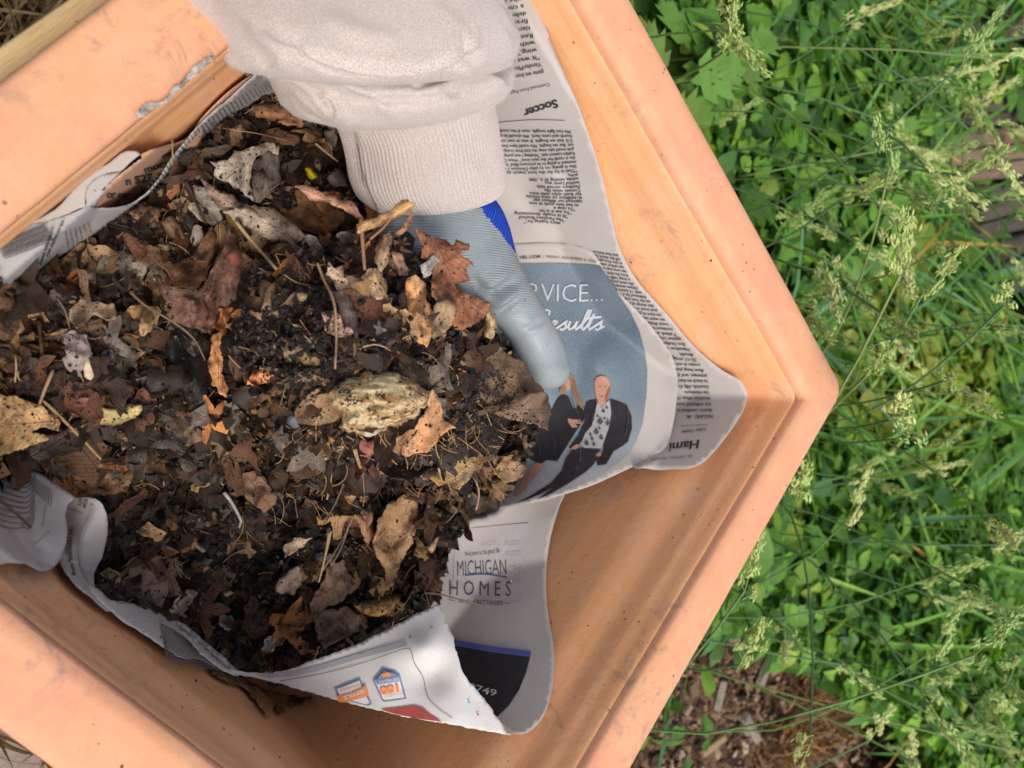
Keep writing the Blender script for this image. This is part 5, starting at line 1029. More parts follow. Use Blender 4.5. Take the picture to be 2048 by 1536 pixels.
def nohero(x, y):
    """keep the named leaves clear of loose scraps"""
    m = bare(x, y)
    for hp in HEROES: m &= ~(inpoly(x, y, hp) & (RNG.random(np.shape(x)) < .93))
    return m
q = sample(1900, seedmask=nohero); z = surf(q[:, 0], q[:, 1]); i_, c_ = pick_cols(len(q))
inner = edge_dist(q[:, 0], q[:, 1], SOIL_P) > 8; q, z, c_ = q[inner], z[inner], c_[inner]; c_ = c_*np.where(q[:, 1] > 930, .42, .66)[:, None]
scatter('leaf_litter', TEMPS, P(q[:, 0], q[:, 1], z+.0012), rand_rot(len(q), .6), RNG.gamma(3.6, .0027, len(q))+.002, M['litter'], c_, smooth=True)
bpy.data.objects['leaf_litter']['kind'] = 'stuff'
q = sample(240, seedmask=nohero); z = surf(q[:, 0], q[:, 1]); PW = np.array([.27, .21, .14, .12, .08, .08, .06, .04]); ii, cc = pick_cols(len(q)); R = rand_rot(len(q), .5); used = {}
for k in range(len(q)):
    if edge_dist([q[k, 0]], [q[k, 1]], SOIL_P)[0] < 22 or (inpoly([q[k, 0]], [q[k, 1]], CLUMP_P)[0] and random.random() < .5): continue
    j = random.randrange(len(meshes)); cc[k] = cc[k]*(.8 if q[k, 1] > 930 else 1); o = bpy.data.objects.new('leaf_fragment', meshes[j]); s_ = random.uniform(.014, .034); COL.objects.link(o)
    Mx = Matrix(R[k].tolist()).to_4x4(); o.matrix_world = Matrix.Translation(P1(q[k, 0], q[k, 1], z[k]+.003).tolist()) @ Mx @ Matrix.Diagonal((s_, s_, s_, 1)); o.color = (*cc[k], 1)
    sz = 'small' if s_ < .019 else 'medium' if s_ < .027 else 'large'; br = cc[k].mean()/np.mean(PAL[PN[ii[k]]]); sh = 'pale ' if br > 1.1 else 'dull ' if br < .85 else ''
    tag(o, f'{sz} {sh}{PN[ii[k]]} {SH[j]} leaf piece {zone(*q[k])}', 'leaf', 'loose leaf pieces scattered over the compost')

PW = np.array([.50, .22, .06, .11, .025, .045, .02, .02]); q = sample(3600, seedmask=lambda x, y: nohero(x, y) | (RNG.random(np.shape(x)) < .25)); z = surf(q[:, 0], q[:, 1]); i_, c_ = pick_cols(len(q)); m_ = edge_dist(q[:, 0], q[:, 1], SOIL_P) > 9; q, z, c_ = q[m_], z[m_], c_[m_]
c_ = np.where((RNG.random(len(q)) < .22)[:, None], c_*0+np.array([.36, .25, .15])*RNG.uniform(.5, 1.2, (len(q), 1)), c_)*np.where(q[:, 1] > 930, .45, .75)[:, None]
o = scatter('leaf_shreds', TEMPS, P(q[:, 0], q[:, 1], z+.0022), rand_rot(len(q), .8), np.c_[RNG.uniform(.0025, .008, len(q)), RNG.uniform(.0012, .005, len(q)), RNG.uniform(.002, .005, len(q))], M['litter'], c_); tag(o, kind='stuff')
# crumbs
ico = bmesh.new(); bmesh.ops.create_icosphere(ico, subdivisions=1, radius=.5); iv = np.array([v.co[:] for v in ico.verts]); itf = np.array([[v.index for v in f.verts] for f in ico.faces]); ico.free()
crt = []
for s_ in range(4):
    rr = np.random.default_rng(s_); crt.append((iv*(1+rr.uniform(-.3, .3, (len(iv), 1)))*np.array([1, .8, .7]), itf))
from mathutils.bvhtree import BVHTree
bpy.context.view_layer.update(); bvv = []; bvf = []; nb = 0; page_at = None
for o_ in sorted(scn.objects, key=lambda q_: (q_.name.startswith('page'), q_.name)):
    if o_.name.startswith('page') and page_at is None: page_at = (len(bvv), len(bvf))
    if o_.type == 'MESH' and (o_.name.split('.')[0] in ('soil', 'leaf_litter', 'leaf_fragment', 'dry_leaf', 'bark_piece', 'rotten_wood', 'wood_splinter', 'page')):
        mw = np.array(o_.matrix_world); c_o = np.empty(len(o_.data.vertices)*3); o_.data.vertices.foreach_get('co', c_o); c_o = c_o.reshape(-1, 3)@mw[:3, :3].T+mw[:3, 3]
        bvv += c_o.tolist(); bvf += [[v+nb for v in p.vertices] for p in o_.data.polygons]; nb = len(bvv)
BV = BVHTree.FromPolygons(bvv[:page_at[0]], bvf[:page_at[1]]); BVP = BVHTree.FromPolygons(bvv, bvf)
def topz(px, py, z, BV=BV):
    """drop a crumb straight down on to whatever lies topmost there"""
    X_ = P(px, py, z); out = X_.copy()
    for i_q in range(len(X_)):
        h_ = BV.ray_cast(Vector((X_[i_q, 0], X_[i_q, 1], RIM+.08)), Vector((0, 0, -1)))
        if h_[0] is not None: out[i_q, 2] = h_[0].z
    return out
q = sample(22000); z = surf(q[:, 0], q[:, 1]); ontop = RNG.random(len(q)) < .22; cc = np.array([(.012, .009, .007), (.03, .02, .014), (.07, .045, .028), (.16, .11, .07)])[RNG.choice(4, len(q), p=[.5, .32, .14, .04])]*RNG.uniform(.7, 1.3, (len(q), 1))
o = scatter('soil_crumbs', crt, np.where(ontop[:, None], topz(q[:, 0], q[:, 1], z), P(q[:, 0], q[:, 1], z+.0003)), rand_rot(len(q), 1), (RNG.gamma(2.0, .0006, len(q))+.0006)*np.where(ontop, .5, 1), M['crumb'], cc); tag(o, kind='stuff')
q = np.c_[RNG.uniform(150, 1250, 26000), RNG.uniform(150, 1450, 26000)]; d_ = edge_dist(q[:, 0], q[:, 1], SOIL_P); q = q[(~inpoly(q[:, 0], q[:, 1], SOIL_P)) & (RNG.exponential(9, len(q)) > d_) & (q[:, 0] > 200)][:420]; q = q[~(inpoly(q[:, 0], q[:, 1], e_out) & (RNG.random(len(q)) < .9))]
q = q[~(inpoly(q[:, 0], q[:, 1], [(560, 150), (1010, 100), (1150, 800), (1000, 700), (900, 520), (760, 420), (640, 240)]))]
X_ = topz(q[:, 0], q[:, 1], np.full(len(q), -.09), BVP); ea, eb = proj(X_); km = ~inpoly(ea, eb, e_out); X_, q = X_[km], q[km]
o = scatter('spilled_crumbs', crt, X_, rand_rot(len(q), 1), RNG.gamma(1.4, .0003, len(q))+.0002, M['crumb'], np.array([(.03, .02, .014), (.09, .06, .04), (.014, .01, .008)])[RNG.integers(0, 3, len(q))]); tag(o, kind='stuff')
# granular black grains on the clod's bare faces
qq = np.concatenate([sample(4500, f) for f in FINE[:2]]); z = surf(qq[:, 0], qq[:, 1]); cc = np.array([(.014, .010, .008), (.05, .035, .024), (.14, .10, .065)])[RNG.choice(3, len(qq), p=[.66, .27, .07])]
o = scatter('soil_grains', crt, np.where((RNG.random(len(qq)) < .4)[:, None], topz(qq[:, 0], qq[:, 1], z), P(qq[:, 0], qq[:, 1], z)), rand_rot(len(qq), 1), RNG.uniform(.0005, .0016, len(qq)), M['crumb'], cc); tag(o, kind='stuff')
# dirt specks on rim, walls and paper
q = []; 
for _ in range(650):
    x, y = random.uniform(0, 1700), random.uniform(0, 1536); q.append((x, y))
q = np.array(q); wz = wallz(q[:, 0], q[:, 1]); X = P(q[:, 0], q[:, 1], np.zeros(len(q)))[:, :2]
inn_px = [proj(np.array([*c, RIM])) for c in INN]; out_px = [proj(np.array([*c, RIM])) for c in OUT]
mi = inpoly(q[:, 0], q[:, 1], [tuple(map(float, c)) for c in inn_px]); mo = inpoly(q[:, 0], q[:, 1], [tuple(map(float, c)) for c in out_px]); dd = edge_dist(q[:, 0], q[:, 1], [tuple(map(float, c)) for c in inn_px])
sel = (mi & (wz > -.14) & (dd > 22)) | (mo & ~mi & (dd > 30) & (RNG.random(len(q)) < .35)); zz = np.where(mi, wz+.0002, .0002)
q, zz = q[sel], zz[sel]
o = scatter('dirt_specks', crt, P(q[:, 0], q[:, 1], zz), rand_rot(len(q), 1), RNG.gamma(1.3, .00028, len(q))+.0002, M['crumb'], np.array([(.10, .035, .02), (.03, .018, .012)])[RNG.integers(0, 2, len(q))]); tag(o, kind='stuff')

# ------------------------------------------------------------------ the person: gloved hand and sleeve
per = empty('person', P1(860, 300, -.04), 'person in a heather grey sweatshirt sleeve and blue grey glove, holding up the compost clod', 'person')
def sweep(chain, seg=20, sub=7, flat=None):
    """one rounded limb: (point, radius) -> closed tube with round ends"""
    P_ = np.array([c[:3] for c in chain]); Rr = np.array([c[3] for c in chain]); W_ = np.array([c[4] if len(c) > 4 else 1.0 for c in chain])
    A = smooth_poly(np.c_[P_*1000, Rr*1000, W_], 4, False) if False else None
    n = len(P_); out = []
    ext = np.c_[P_, Rr, W_]
    for i in range(n-1):
        a, b, c, d = ext[max(i-1, 0)], ext[i], ext[i+1], ext[min(i+2, n-1)]
        for j in range(sub):
            t = j/sub; out.append(.5*((2*b)+(c-a)*t+(2*a-5*b+4*c-d)*t*t+(3*b-a-3*c+d)*t**3))
    out.append(ext[-1]); out = np.array(out); ctr = out[:, :3]; r_ = out[:, 3]; wd = out[:, 4]
    T = np.gradient(ctr, axis=0); T /= np.linalg.norm(T, axis=1)[:, None]; up = np.array([0, 0, 1.0])
    ts = []; 
    for k in range(6): th = math.pi/2*(1-k/6); ts.append((-1, th))
    rings = []
    def rg(c, t, r__, w__, sc):
        s = np.cross(t, up); s /= np.linalg.norm(s); u = np.cross(s, t)
        return [c+sc*r__*(w__*math.cos(a)*s+math.sin(a)*u) for a in np.linspace(0, 2*math.pi, seg, endpoint=False)]
    for k in range(5, 0, -1):
        th = math.pi/2*k/6; rings.append(rg(ctr[0]-T[0]*r_[0]*math.sin(th), T[0], r_[0], wd[0], math.cos(th)))
    for i in range(len(ctr)): rings.append(rg(ctr[i], T[i], r_[i], wd[i], 1))
    for k in range(1, 6):
        th = math.pi/2*k/6; rings.append(rg(ctr[-1]+T[-1]*r_[-1]*math.sin(th), T[-1], r_[-1], wd[-1], math.cos(th)))
    V = [v for q_ in rings for v in q_]; m = len(rings)
    F = [[i*seg+k, i*seg+(k+1) % seg, (i+1)*seg+(k+1) % seg, (i+1)*seg+k] for i in range(m-1) for k in range(seg)]+[list(range(seg))[::-1], [(m-1)*seg+k for k in range(seg)]]
    return V, F
def q3(px, py, z, r_, w_=1.0): return (*P1(px, py, z), r_, w_)
chains = [
    [q3(868, 220, -.045, .022, 1.15), q3(866, 330, -.046, .022, 1.2), q3(862, 430, -.050, .0215, 1.25), q3(835, 540, -.072, .021, 1.5), q3(800, 650, -.086, .019, 1.9), q3(770, 740, -.092, .017, 2.1)],         # wrist and palm
    [q3(880, 400, -.050, .020), q3(925, 470, -.054, .0215, 1.1), q3(970, 542, -.052, .0180, 1.05), q3(1014, 596, -.049, .0138), q3(1050, 645, -.047, .0120), q3(1079, 696, -.047, .0122), q3(1097, 737, -.049, .0112)],  # thumb
    [q3(900, 560, -.070, .017), q3(940, 650, -.082, .013)],
]
for (bx, by, mx, my, tx, ty) in ((690, 730, 640, 850, 625, 930), (745, 760, 715, 890, 700, 975), (810, 765, 800, 900, 795, 975), (870, 740, 885, 860, 890, 940)):
    chains.append([q3(bx+10, by-60, -.094, .0120, 1.1), q3(bx, by, -.098, .0105), q3(bx*.5+mx*.5, by*.5+my*.5-20, -.102, .0095), q3(mx, my-25, -.098, .0085)])
V = []; F = []
for c in chains:
    v, f = sweep(c); n = len(V); V += v; F += [[i+n for i in q_] for q_ in f]
gl = mesh_obj('glove', V, F, M['glove'], per, recenter=False)
md = gl.modifiers.new('remesh', 'REMESH'); md.mode = 'VOXEL'; md.voxel_size = .0009; md.use_smooth_shade = True
sm = gl.modifiers.new('smooth', 'SMOOTH'); sm.factor = .6; sm.iterations = 12
dg = bpy.context.evaluated_depsgraph_get(); me = bpy.data.meshes.new_from_object(gl.evaluated_get(dg)); gl.modifiers.clear(); gl.data = me
# creases at the thumb joint, and the knit back of the glove along the outer edge
co = np.empty(len(me.vertices)*3); me.vertices.foreach_get('co', co); co = co.reshape(-1, 3); W_ = co+np.array(gl.location) if False else co
px, py = proj(co); no = np.empty(len(co)*3); me.vertices.foreach_get('normal', no); no = no.reshape(-1, 3)
def crease(p0, p1, wdt, dep):
    a = np.array(p0, float); b = np.array(p1, float); e = b-a; t = np.clip(((px-a[0])*e[0]+(py-a[1])*e[1])/(e@e), 0, 1); d = np.hypot(px-a[0]-t*e[0], py-a[1]-t*e[1]); side = ((px-a[0])*e[1]-(py-a[1])*e[0])/np.linalg.norm(e)
    return -dep*np.exp(-(d/wdt)**2)*np.sin(np.pi*np.clip(t, .02, .98))**.6+dep*.7*np.exp(-((d-wdt*1.7)/wdt)**2)*np.sin(np.pi*np.clip(t, .02, .98))
dz_ = crease((968, 600), (1036, 556), 12, .0034)+crease((996, 624), (1044, 588), 8, .0016)+crease((950, 575), (1000, 592), 8, .0014)+crease((1045, 660), (1090, 640), 6, .0007)+crease((940, 560), (985, 575), 9, .0012)+crease((870, 470), (900, 540), 12, .0010)
dz_ += fbm(px/50, py/50, 81, 2)*.0007
co += no*dz_[:, None]; me.vertices.foreach_set('co', co.ravel()); me.materials.clear(); me.materials.append(M['glove']); me.materials.append(M['knit']); me.update()
band_l = np.array([(940, 360), (956, 410), (972, 430), (1000, 466), (1027, 500), (1050, 526), (1066, 546), (1072, 560)], float)
pc = np.array([p.center[:] for p in me.polygons]); ppx, ppy = proj(pc); lim = np.interp(ppy, band_l[:, 1], band_l[:, 0])+fbm(ppy/5, ppy*0, 3, 2)*4
mi_ = np.where((ppy < 556) & (ppx > lim) & (ppy > 300), 1, 0); me.polygons.foreach_set('material_index', mi_.astype(np.int32)); me.update()
gl['label'] = 'blue grey rubber coated glove with a blue knit back'
# sleeve: rows of (left px, right px, centre height, bulge, sag of the front in px)
rowsS = [((375, -170), (1010, -170), .045, .070, 0), ((385, -90), (960, -100), .030, .064, 0), ((400, -15), (925, -20), .015, .056, 4), ((425, 45), (955, 25), .003, .052, 12), ((452, 95), (978, 60), -.006, .050, 24), ((470, 128), (984, 84), -.012, .0455, 42), ((492, 140), (984, 96), -.018, .0415, 45), ((520, 140), (980, 98), -.022, .0355, 37), ((545, 148), (978, 102), -.025, .0350, 36),
         ((572, 172), (984, 118), -.028, .040, 42), ((590, 205), (983, 138), -.031, .0405, 48), ((606, 230), (978, 155), -.035, .0375, 50), ((632, 246), (972, 166), -.038, .0335, 47), ((668, 252), (964, 174), -.041, .0302, 44)]
rowsC = [((672, 250), (962, 172), -.041, .0300, 44), ((692, 258), (958, 190), -.042, .0285, 42), ((706, 290), (964, 225), -.043, .0285, 38), ((714, 330), (972, 272), -.044, .0285, 34), ((722, 365), (980, 312), -.045, .0285, 34), ((736, 398), (984, 342), -.046, .0280, 36), ((758, 420), (978, 364), -.047, .0270, 36), ((770, 424), (968, 374), -.047, .0250, 36), ((774, 418), (962, 368), -.047, .0230, 34), ((772, 396), (966, 345), -.047, .0225, 34)]
def loft(rows, n_t, n_a, name, mat, ribs=0, amp=.0, par=None):
    R_ = np.array([[*a, *b, c, d, e] for a, b, c, d, e in rows], float); n = len(R_); t = np.linspace(0, n-1, n_t); out = []
    for tt in t:
        i = min(int(tt), n-2); f = tt-i; a, b, c, d = R_[max(i-1, 0)], R_[i], R_[i+1], R_[min(i+2, n-1)]
        out.append(.5*((2*b)+(c-a)*f+(2*a-5*b+4*c-d)*f*f+(3*b-a-3*c+d)*f**3))
    out = np.array(out); ang = np.linspace(0, 2*np.pi, n_a, endpoint=False); V = np.zeros((n_t, n_a, 3)); UVc = np.zeros((n_t, n_a, 2))
    for k, r_ in enumerate(out):
        L3 = P1(r_[0], r_[1], r_[4]); R3 = P1(r_[2], r_[3], r_[4]); c = (L3+R3)/2; h = (R3-L3)/2; nrm = CAM-c; nrm -= h*(nrm@h)/(h@h); nrm /= np.linalg.norm(nrm); axd = np.cross(nrm, h/np.linalg.norm(h))
        if axd@(P1(800, 600, -.05)-c) < 0: axd = -axd
        sag = r_[6]/4400
        ca = np.cos(ang); sa = np.sin(ang); rib = 1+0*ang
        if ribs: rib = 1+.020*np.abs(np.sin(ang*ribs/2))**1.3-.01
        wx = np.sign(ca)*np.abs(ca)**(.97 if ribs else .85); wy = np.sign(sa)*np.abs(sa)**.9
        pos = c+h*(wx*rib)[:, None]+nrm*(r_[5]*wy*rib)[:, None]+axd*(sag*np.clip(sa, -.4, 1))[:, None]
        s_ = k/n_t
        if amp:
            u = ang*3; dsp = fbm(u*.8+s_*3, np.full_like(u, s_*5)+u*.3, 91, 2)*amp*1.0+fbm(u*2.0-s_*8, np.full_like(u, s_*7), 95, 2)*amp*.28
            # hard diagonal pull folds
            dsp += amp*.9*np.exp(-((np.mod(ang*1.0+s_*1.1, .55)-.27)/.07)**2)*np.clip(math.sin(s_*3.1), 0, 1)*np.clip(vnoise(ang*2, ang*0+s_*4, 5)+.4, 0, 1)
            pos = pos+(h/np.linalg.norm(h)*ca[:, None]+nrm*sa[:, None])*dsp[:, None]
        V[k] = pos; UVc[k] = np.c_[ang/(2*np.pi), np.full(n_a, s_)]
    id_ = np.arange(n_t*n_a).reshape(n_t, n_a); nx = np.roll(id_, -1, 1)
    F = np.stack([id_[:-1], nx[:-1], nx[1:], id_[1:]], -1).reshape(-1, 4)
    return mesh_obj(name, V.reshape(-1, 3), F, mat, par or per, uv=UVc.reshape(-1, 2))
slv = loft(rowsS, 170, 280, 'sleeve', M['sleeve'], 0, .0034)
def px_folds(o, folds):
    """press real creases (with a raised lip beside each) into the cloth, front side only"""
    me = o.data; n_ = len(me.vertices); co_ = np.empty(n_*3); me.vertices.foreach_get('co', co_); co_ = co_.reshape(-1, 3); wl_ = co_+np.array(o.location); nn_ = np.empty(n_*3); me.vertices.foreach_get('normal', nn_); nn_ = nn_.reshape(-1, 3)
    fr = np.clip(((CAM-wl_)*nn_).sum(1)/.2, 0, 1); a_, b_ = proj(wl_); tot = np.zeros(n_)
    for pts, wd, dep, lip in folds:
        p = smooth_poly(pts, 10, False); k = len(p); best = np.full(n_, 1e9); sg = np.zeros(n_); tt = np.zeros(n_)
        for i in range(k-1):
            e = p[i+1]-p[i]; L = e@e; t = np.clip(((a_-p[i, 0])*e[0]+(b_-p[i, 1])*e[1])/L, 0, 1); dx, dy = a_-p[i, 0]-t*e[0], b_-p[i, 1]-t*e[1]; d = np.hypot(dx, dy); m_ = d < best
            best = np.where(m_, d, best); sg = np.where(m_, np.sign(dx*e[1]-dy*e[0]), sg); tt = np.where(m_, (i+t)/(k-1), tt)
        env = np.clip(np.sin(np.pi*tt), 0, 1)**.5; sd = best*sg
        tot += env*(-dep*np.exp(-(sd/wd)**2)+lip*np.exp(-((sd-wd*1.9)/(wd*1.4))**2))
    co_ += nn_*(tot*fr)[:, None]; me.vertices.foreach_set('co', co_.ravel()); me.update()
px_folds(slv, [([(565, 98), (600, 112), (650, 132), (720, 148), (800, 154), (880, 143), (930, 118), (955, 92)], 7, .0045, .0035), ([(520, 60), (545, 85), (575, 100), (610, 108)], 13, .0030, .0018), ([(640, 205), (655, 200), (662, 215), (664, 240)], 6, .0035, .003),
               ([(580, 195), (610, 215), (640, 240), (668, 248)], 7, .002, .0022), ([(930, 45), (935, 75), (925, 105)], 6, .003, .0028), ([(960, 95), (925, 130), (880, 160), (820, 178)], 9, .0022, .0020), ([(640, 30), (700, 62), (790, 80)], 22, .0022, .0015), ([(470, 40), (500, 90), (550, 130)], 18, .0025, .0018),
               ([(690, 190), (760, 202), (850, 195), (930, 170)], 10, .0014, .0014), ([(860, 5), (905, 40), (930, 80)], 12, .002, .0016)])
slv['label'] = 'bunched heather grey sweatshirt sleeve'
cuff = loft(rowsC, 90, 640, 'cuff', M['cuff'], 110, .0007, slv); px_folds(cuff, [([(705, 262), (712, 300), (722, 350), (745, 410), (752, 440)], 6, .0020, .0018), ([(730, 255), (800, 252), (880, 232), (960, 200)], 8, .0012, .0012)]); cuff['label'] = 'ribbed heather grey knit cuff'
# short fuzz on the fleece
vco = np.array([v.co[:] for v in slv.data.vertices])+np.array(slv.location); nn = np.array([v.normal[:] for v in slv.data.vertices])
vis = ((CAM-vco)*nn).sum(1) > -.02; pick = RNG.choice(np.where(vis)[0], 14000); b0 = vco[pick]+RNG.normal(0, .0003, (len(pick), 3)); dr = nn[pick]+RNG.normal(0, .7, (len(pick), 3)); dr /= np.linalg.norm(dr, axis=1)[:, None]; Ls = RNG.uniform(.0005, .0016, (len(pick), 1)); sd_ = np.cross(dr, RNG.normal(0, 1, dr.shape)); sd_ /= np.linalg.norm(sd_, axis=1)[:, None]
VV = np.stack([b0-sd_*.00004, b0+sd_*.00004, b0+dr*Ls], 1).reshape(-1, 3); fz = fast_mesh('fuzz', VV, np.arange(len(VV)).reshape(-1, 3), flat('fuzz', (.56, .51, .49)), slv); fz['kind'] = 'stuff'

# ------------------------------------------------------------------ weeds, grass and mulch beyond the planter
MULCH = [(1050, 1800), (1270, 1490), (1365, 1330), (1420, 1275), (1480, 1300), (1540, 1350), (1610, 1375), (1670, 1420), (1700, 1480), (1690, 1540), (1680, 1800)]
def gpx(X): return proj(np.c_[X, np.zeros(len(X))])
def in_mulch(X):
    a, b = gpx(X); return inpoly(a, b, MULCH) & (X[:, 0] > 0)
def patch(cen, sx, sy, n): return np.c_[RNG.normal(cen[0], sx, n), RNG.normal(cen[1], sy, n)]
def area(n):
    out = np.zeros((0, 2))
    while len(out) < n:
        X = np.c_[RNG.uniform(.22, 2.3, 3*n), RNG.uniform(-1.15, 1.25, 3*n)]
        a, b = gpx(X); m = (a > 1150) & (a < 2300) & (b > -250) & (b < 1750) & (X[:, 0]+np.abs(X[:, 1]) > .37) & ~in_mulch(X)
        tbm = (X[:, 0] > 1.12) & (X[:, 1] > .2) & (X[:, 1] < .58) & (RNG.random(len(X)) < .85); m &= ~tbm
        tb2 = (X[:, 0] > 1.25) & (RNG.random(len(X)) < .45); m &= ~tb2
        out = np.r_[out, X[m]]
    return out[:n]
def cnoise(X, s=0): return fbm(X[:, 0]*4, X[:, 1]*4, s, 3)
def canopy(X): return np.clip(.06+.13*(cnoise(X, 101)+.45), .03, .2)*np.clip((X[:, 0]+np.abs(X[:, 1])-.36)/.22, .35, 1)
def leaf_t(n=4, w_=.32, fold=.12, droop=.25, ser=0):
    V = []; 
    for i in range(n+1):
        t = i/n; ww = w_*math.sin(math.pi*min(1, t*.96+.04))**.8*(1.25-.5*t)*(1+(ser if i % 2 else -ser)); z = -droop*t*t
        V += [(t, -ww, z+fold*ww*2), (t, 0, z), (t, ww, z+fold*ww*2)]
    V = np.array(V); F = []
    for i in range(n):
        a = i*3; F += [(a, a+3, a+4), (a, a+4, a+1), (a+1, a+4, a+5), (a+1, a+5, a+2)]
    return V, np.array(F)
def blade_t(n=6, w_=.012, bend=.5, tw=0.3):
    V = []
    for i in range(n+1):
        t = i/n; a = bend*t*1.6; r_ = t; ww = w_*(1-t**2.2)+.0006; x = math.sin(a)*r_; z = math.cos(a*.8)*r_; V += [(x, -ww, z), (x+.006, 0, z-.004), (x, ww, z)]
    F = []
    for i in range(n):
        a = i*3; F += [(a, a+3, a+4), (a, a+4, a+1), (a+1, a+4, a+5), (a+1, a+5, a+2)]
    return np.array(V), np.array(F)
def lobed_leaf_t():
    """deeply cut leaf, like mugwort"""
    V = []; F = []
    def lobe(o, a, L, w_):
        d = np.array([math.cos(a), math.sin(a)]); s = np.array([-d[1], d[0]]); n = len(V)
        for p_ in (o, o+d*L*.45+s*w_, o+d*L, o+d*L*.45-s*w_): V.append((p_[0], p_[1], -.15*(p_[0]**2)+.05*abs(p_[1])))
        F.extend([(n, n+1, n+2), (n, n+2, n+3)])
    lobe(np.array([0, 0.]), 0, .55, .10); lobe(np.array([.42, 0.]), 0, .58, .15)
    for x, a, L in ((.22, .95, .4), (.4, .75, .5), (.58, .55, .42)):
        lobe(np.array([x-.06, 0.]), a, L, .10); lobe(np.array([x-.06, 0.]), -a, L, .10)
        lobe(np.array([x+.06, .1]), a-.5, L*.6, .07); lobe(np.array([x+.06, -.1]), -a+.5, L*.6, .07)
    return np.array(V), np.array(F)
LT = [leaf_t(), leaf_t(4, .36, .12, .2), leaf_t(5, .20, .15, .4), leaf_t(8, .34, .12, .25, .16), leaf_t(8, .42, .10, .2, .14), leaf_t(5, .14, .2, .5)]
MULCH2 = [(1050, 1800), (1250, 1500), (1345, 1310), (1415, 1240), (1500, 1265), (1640, 1335), (1725, 1415), (1750, 1540), (1735, 1800)]
TGAP = [[(1870, 345), (1940, 280), (2120, 235), (2120, 375), (1940, 375)], [(1910, 195), (2120, 165), (2120, 255), (1915, 275)], [(1950, 0), (2120, -10), (2120, 110), (1940, 90)], [(1930, 405), (2120, 395), (2120, 490), (1985, 485)], [(1985, 560), (2120, 540), (2120, 700), (2010, 690)]]
def open_view(X3):
    """leave gaps where the photograph shows bare mulch and timbers between the leaves"""
    a, b = proj(X3); k = ~(inpoly(a, b, MULCH2) & (RNG.random(len(X3)) < .97))
    for g_ in TGAP: k &= ~(inpoly(a, b, g_) & (RNG.random(len(X3)) < .96))
    return k
def greens(n, k=0):
    base = np.array([(.100, .245, .028), (.145, .33, .038), (.055, .145, .022), (.23, .42, .05), (.08, .21, .045), (.32, .44, .06)])
    i = RNG.choice(6, n, p=[.3, .24, .2, .12, .1, .04]); return base[i]*RNG.uniform(.75, 1.3, (n, 1))
X = area(40000); h = canopy(X)*(1-RNG.beta(1.1, 3.2, len(X))); s_ = RNG.gamma(4, .0042, len(X))+.006*np.clip(1.25-X[:, 0]*.1, .8, 1.2)
kk = open_view(np.c_[X, h]); X, h, s_ = X[kk], h[kk], s_[kk]; cl = greens(len(X)); yl = np.hypot((X[:, 0]-.87)/.16, (X[:, 1]-.09)/.16) < 1; cl[yl] = cl[yl]*.5+np.array([.26, .27, .035])*.8
o = scatter('ground_cover', LT+[lobed_leaf_t()], np.c_[X, h], rand_rot(len(X), .5), s_, M['green'], cl); tag(o, kind='stuff')
# grass blades: many lean the same way in tufts
BT = [blade_t(6, .021, b_) for b_ in (.25, .5, .8, 1.1)]
nt_ = 420; tc = area(nt_); ta_, tb2_ = gpx(tc); tc = tc[~((edge_dist(ta_, tb2_, MULCH2) < 85) & (RNG.random(nt_) < .85))]; nt_ = len(tc); per_t = 26; X = np.repeat(tc, per_t, 0)+RNG.normal(0, .018, (nt_*per_t, 2)); lean = np.repeat(RNG.normal(.25, .25, nt_), per_t); spin = np.repeat(RNG.uniform(0, 6.28, nt_), per_t)+RNG.normal(0, .7, len(X))
tl = np.abs(lean)+np.abs(RNG.normal(0, .25, len(X))); ca, sa = np.cos(spin), np.sin(spin); R = np.zeros((len(X), 3, 3)); ct, st_ = np.cos(tl), np.sin(tl)
R[:, :, 0] = np.c_[ca*ct, sa*ct, -st_]; R[:, :, 1] = np.c_[-sa, ca, 0*ca]; R[:, :, 2] = np.c_[ca*st_, sa*st_, ct]
bc = np.array([(.11, .28, .05), (.16, .35, .05), (.10, .25, .10), (.28, .42, .08), (.55, .34, .08)])[RNG.choice(5, len(X), p=[.34, .28, .22, .13, .03])]*RNG.uniform(.75, 1.3, (len(X), 1))
Lb = RNG.uniform(.10, .28, len(X)); keep = ~in_mulch(X)
for lx_, lz_ in ((.10, .28), (.30, .50), (.55, .62), (.86, .67)): keep &= open_view(np.c_[X, np.zeros(len(X))]+(R[:, :, 0]*lx_+R[:, :, 2]*lz_)*Lb[:, None])
o = scatter('grass_blades', BT, np.c_[X, np.zeros(len(X))][keep], R[keep], Lb[keep], M['green'], bc[keep]); tag(o, kind='stuff')

def plant_mesh(name, tv, tf):
    me = bpy.data.meshes.new(name); me.from_pydata(tv.tolist(), [], tf.tolist()); me.polygons.foreach_set('use_smooth', [True]*len(me.polygons)); me.materials.append(M['plant']); return me
leaf_me = [plant_mesh('leaf', *t) for t in LT[:5]]+[plant_mesh('leaf', *lobed_leaf_t())]
sv_, sf_ = tube([(0, 0, 0), (.004, .002, .3), (-.003, .004, .7), (.004, 0, 1)], [.010, .009, .007, .005], 5); stem_me = bpy.data.meshes.new('stem'); stem_me.from_pydata([list(v) for v in sv_], [], sf_); stem_me.materials.append(M['plant'])
def where(px, py):
    v = 'upper' if py < 400 else 'middle' if py < 850 else 'lower'; hh = 'by the planter rim' if px < 1560+(.0 if py < 300 else .0) and py < 500 or (px < 1760 and 500 <= py < 1000) or (px < 1560 and py >= 1000) else 'near the right edge' if px > 1880 else 'amid the leaves'
    return v, hh
SEEN = {}
def uniq(txt, px, py):
    if txt in SEEN:
        SEEN[txt] += 1
    else: SEEN[txt] = 1
    return txt
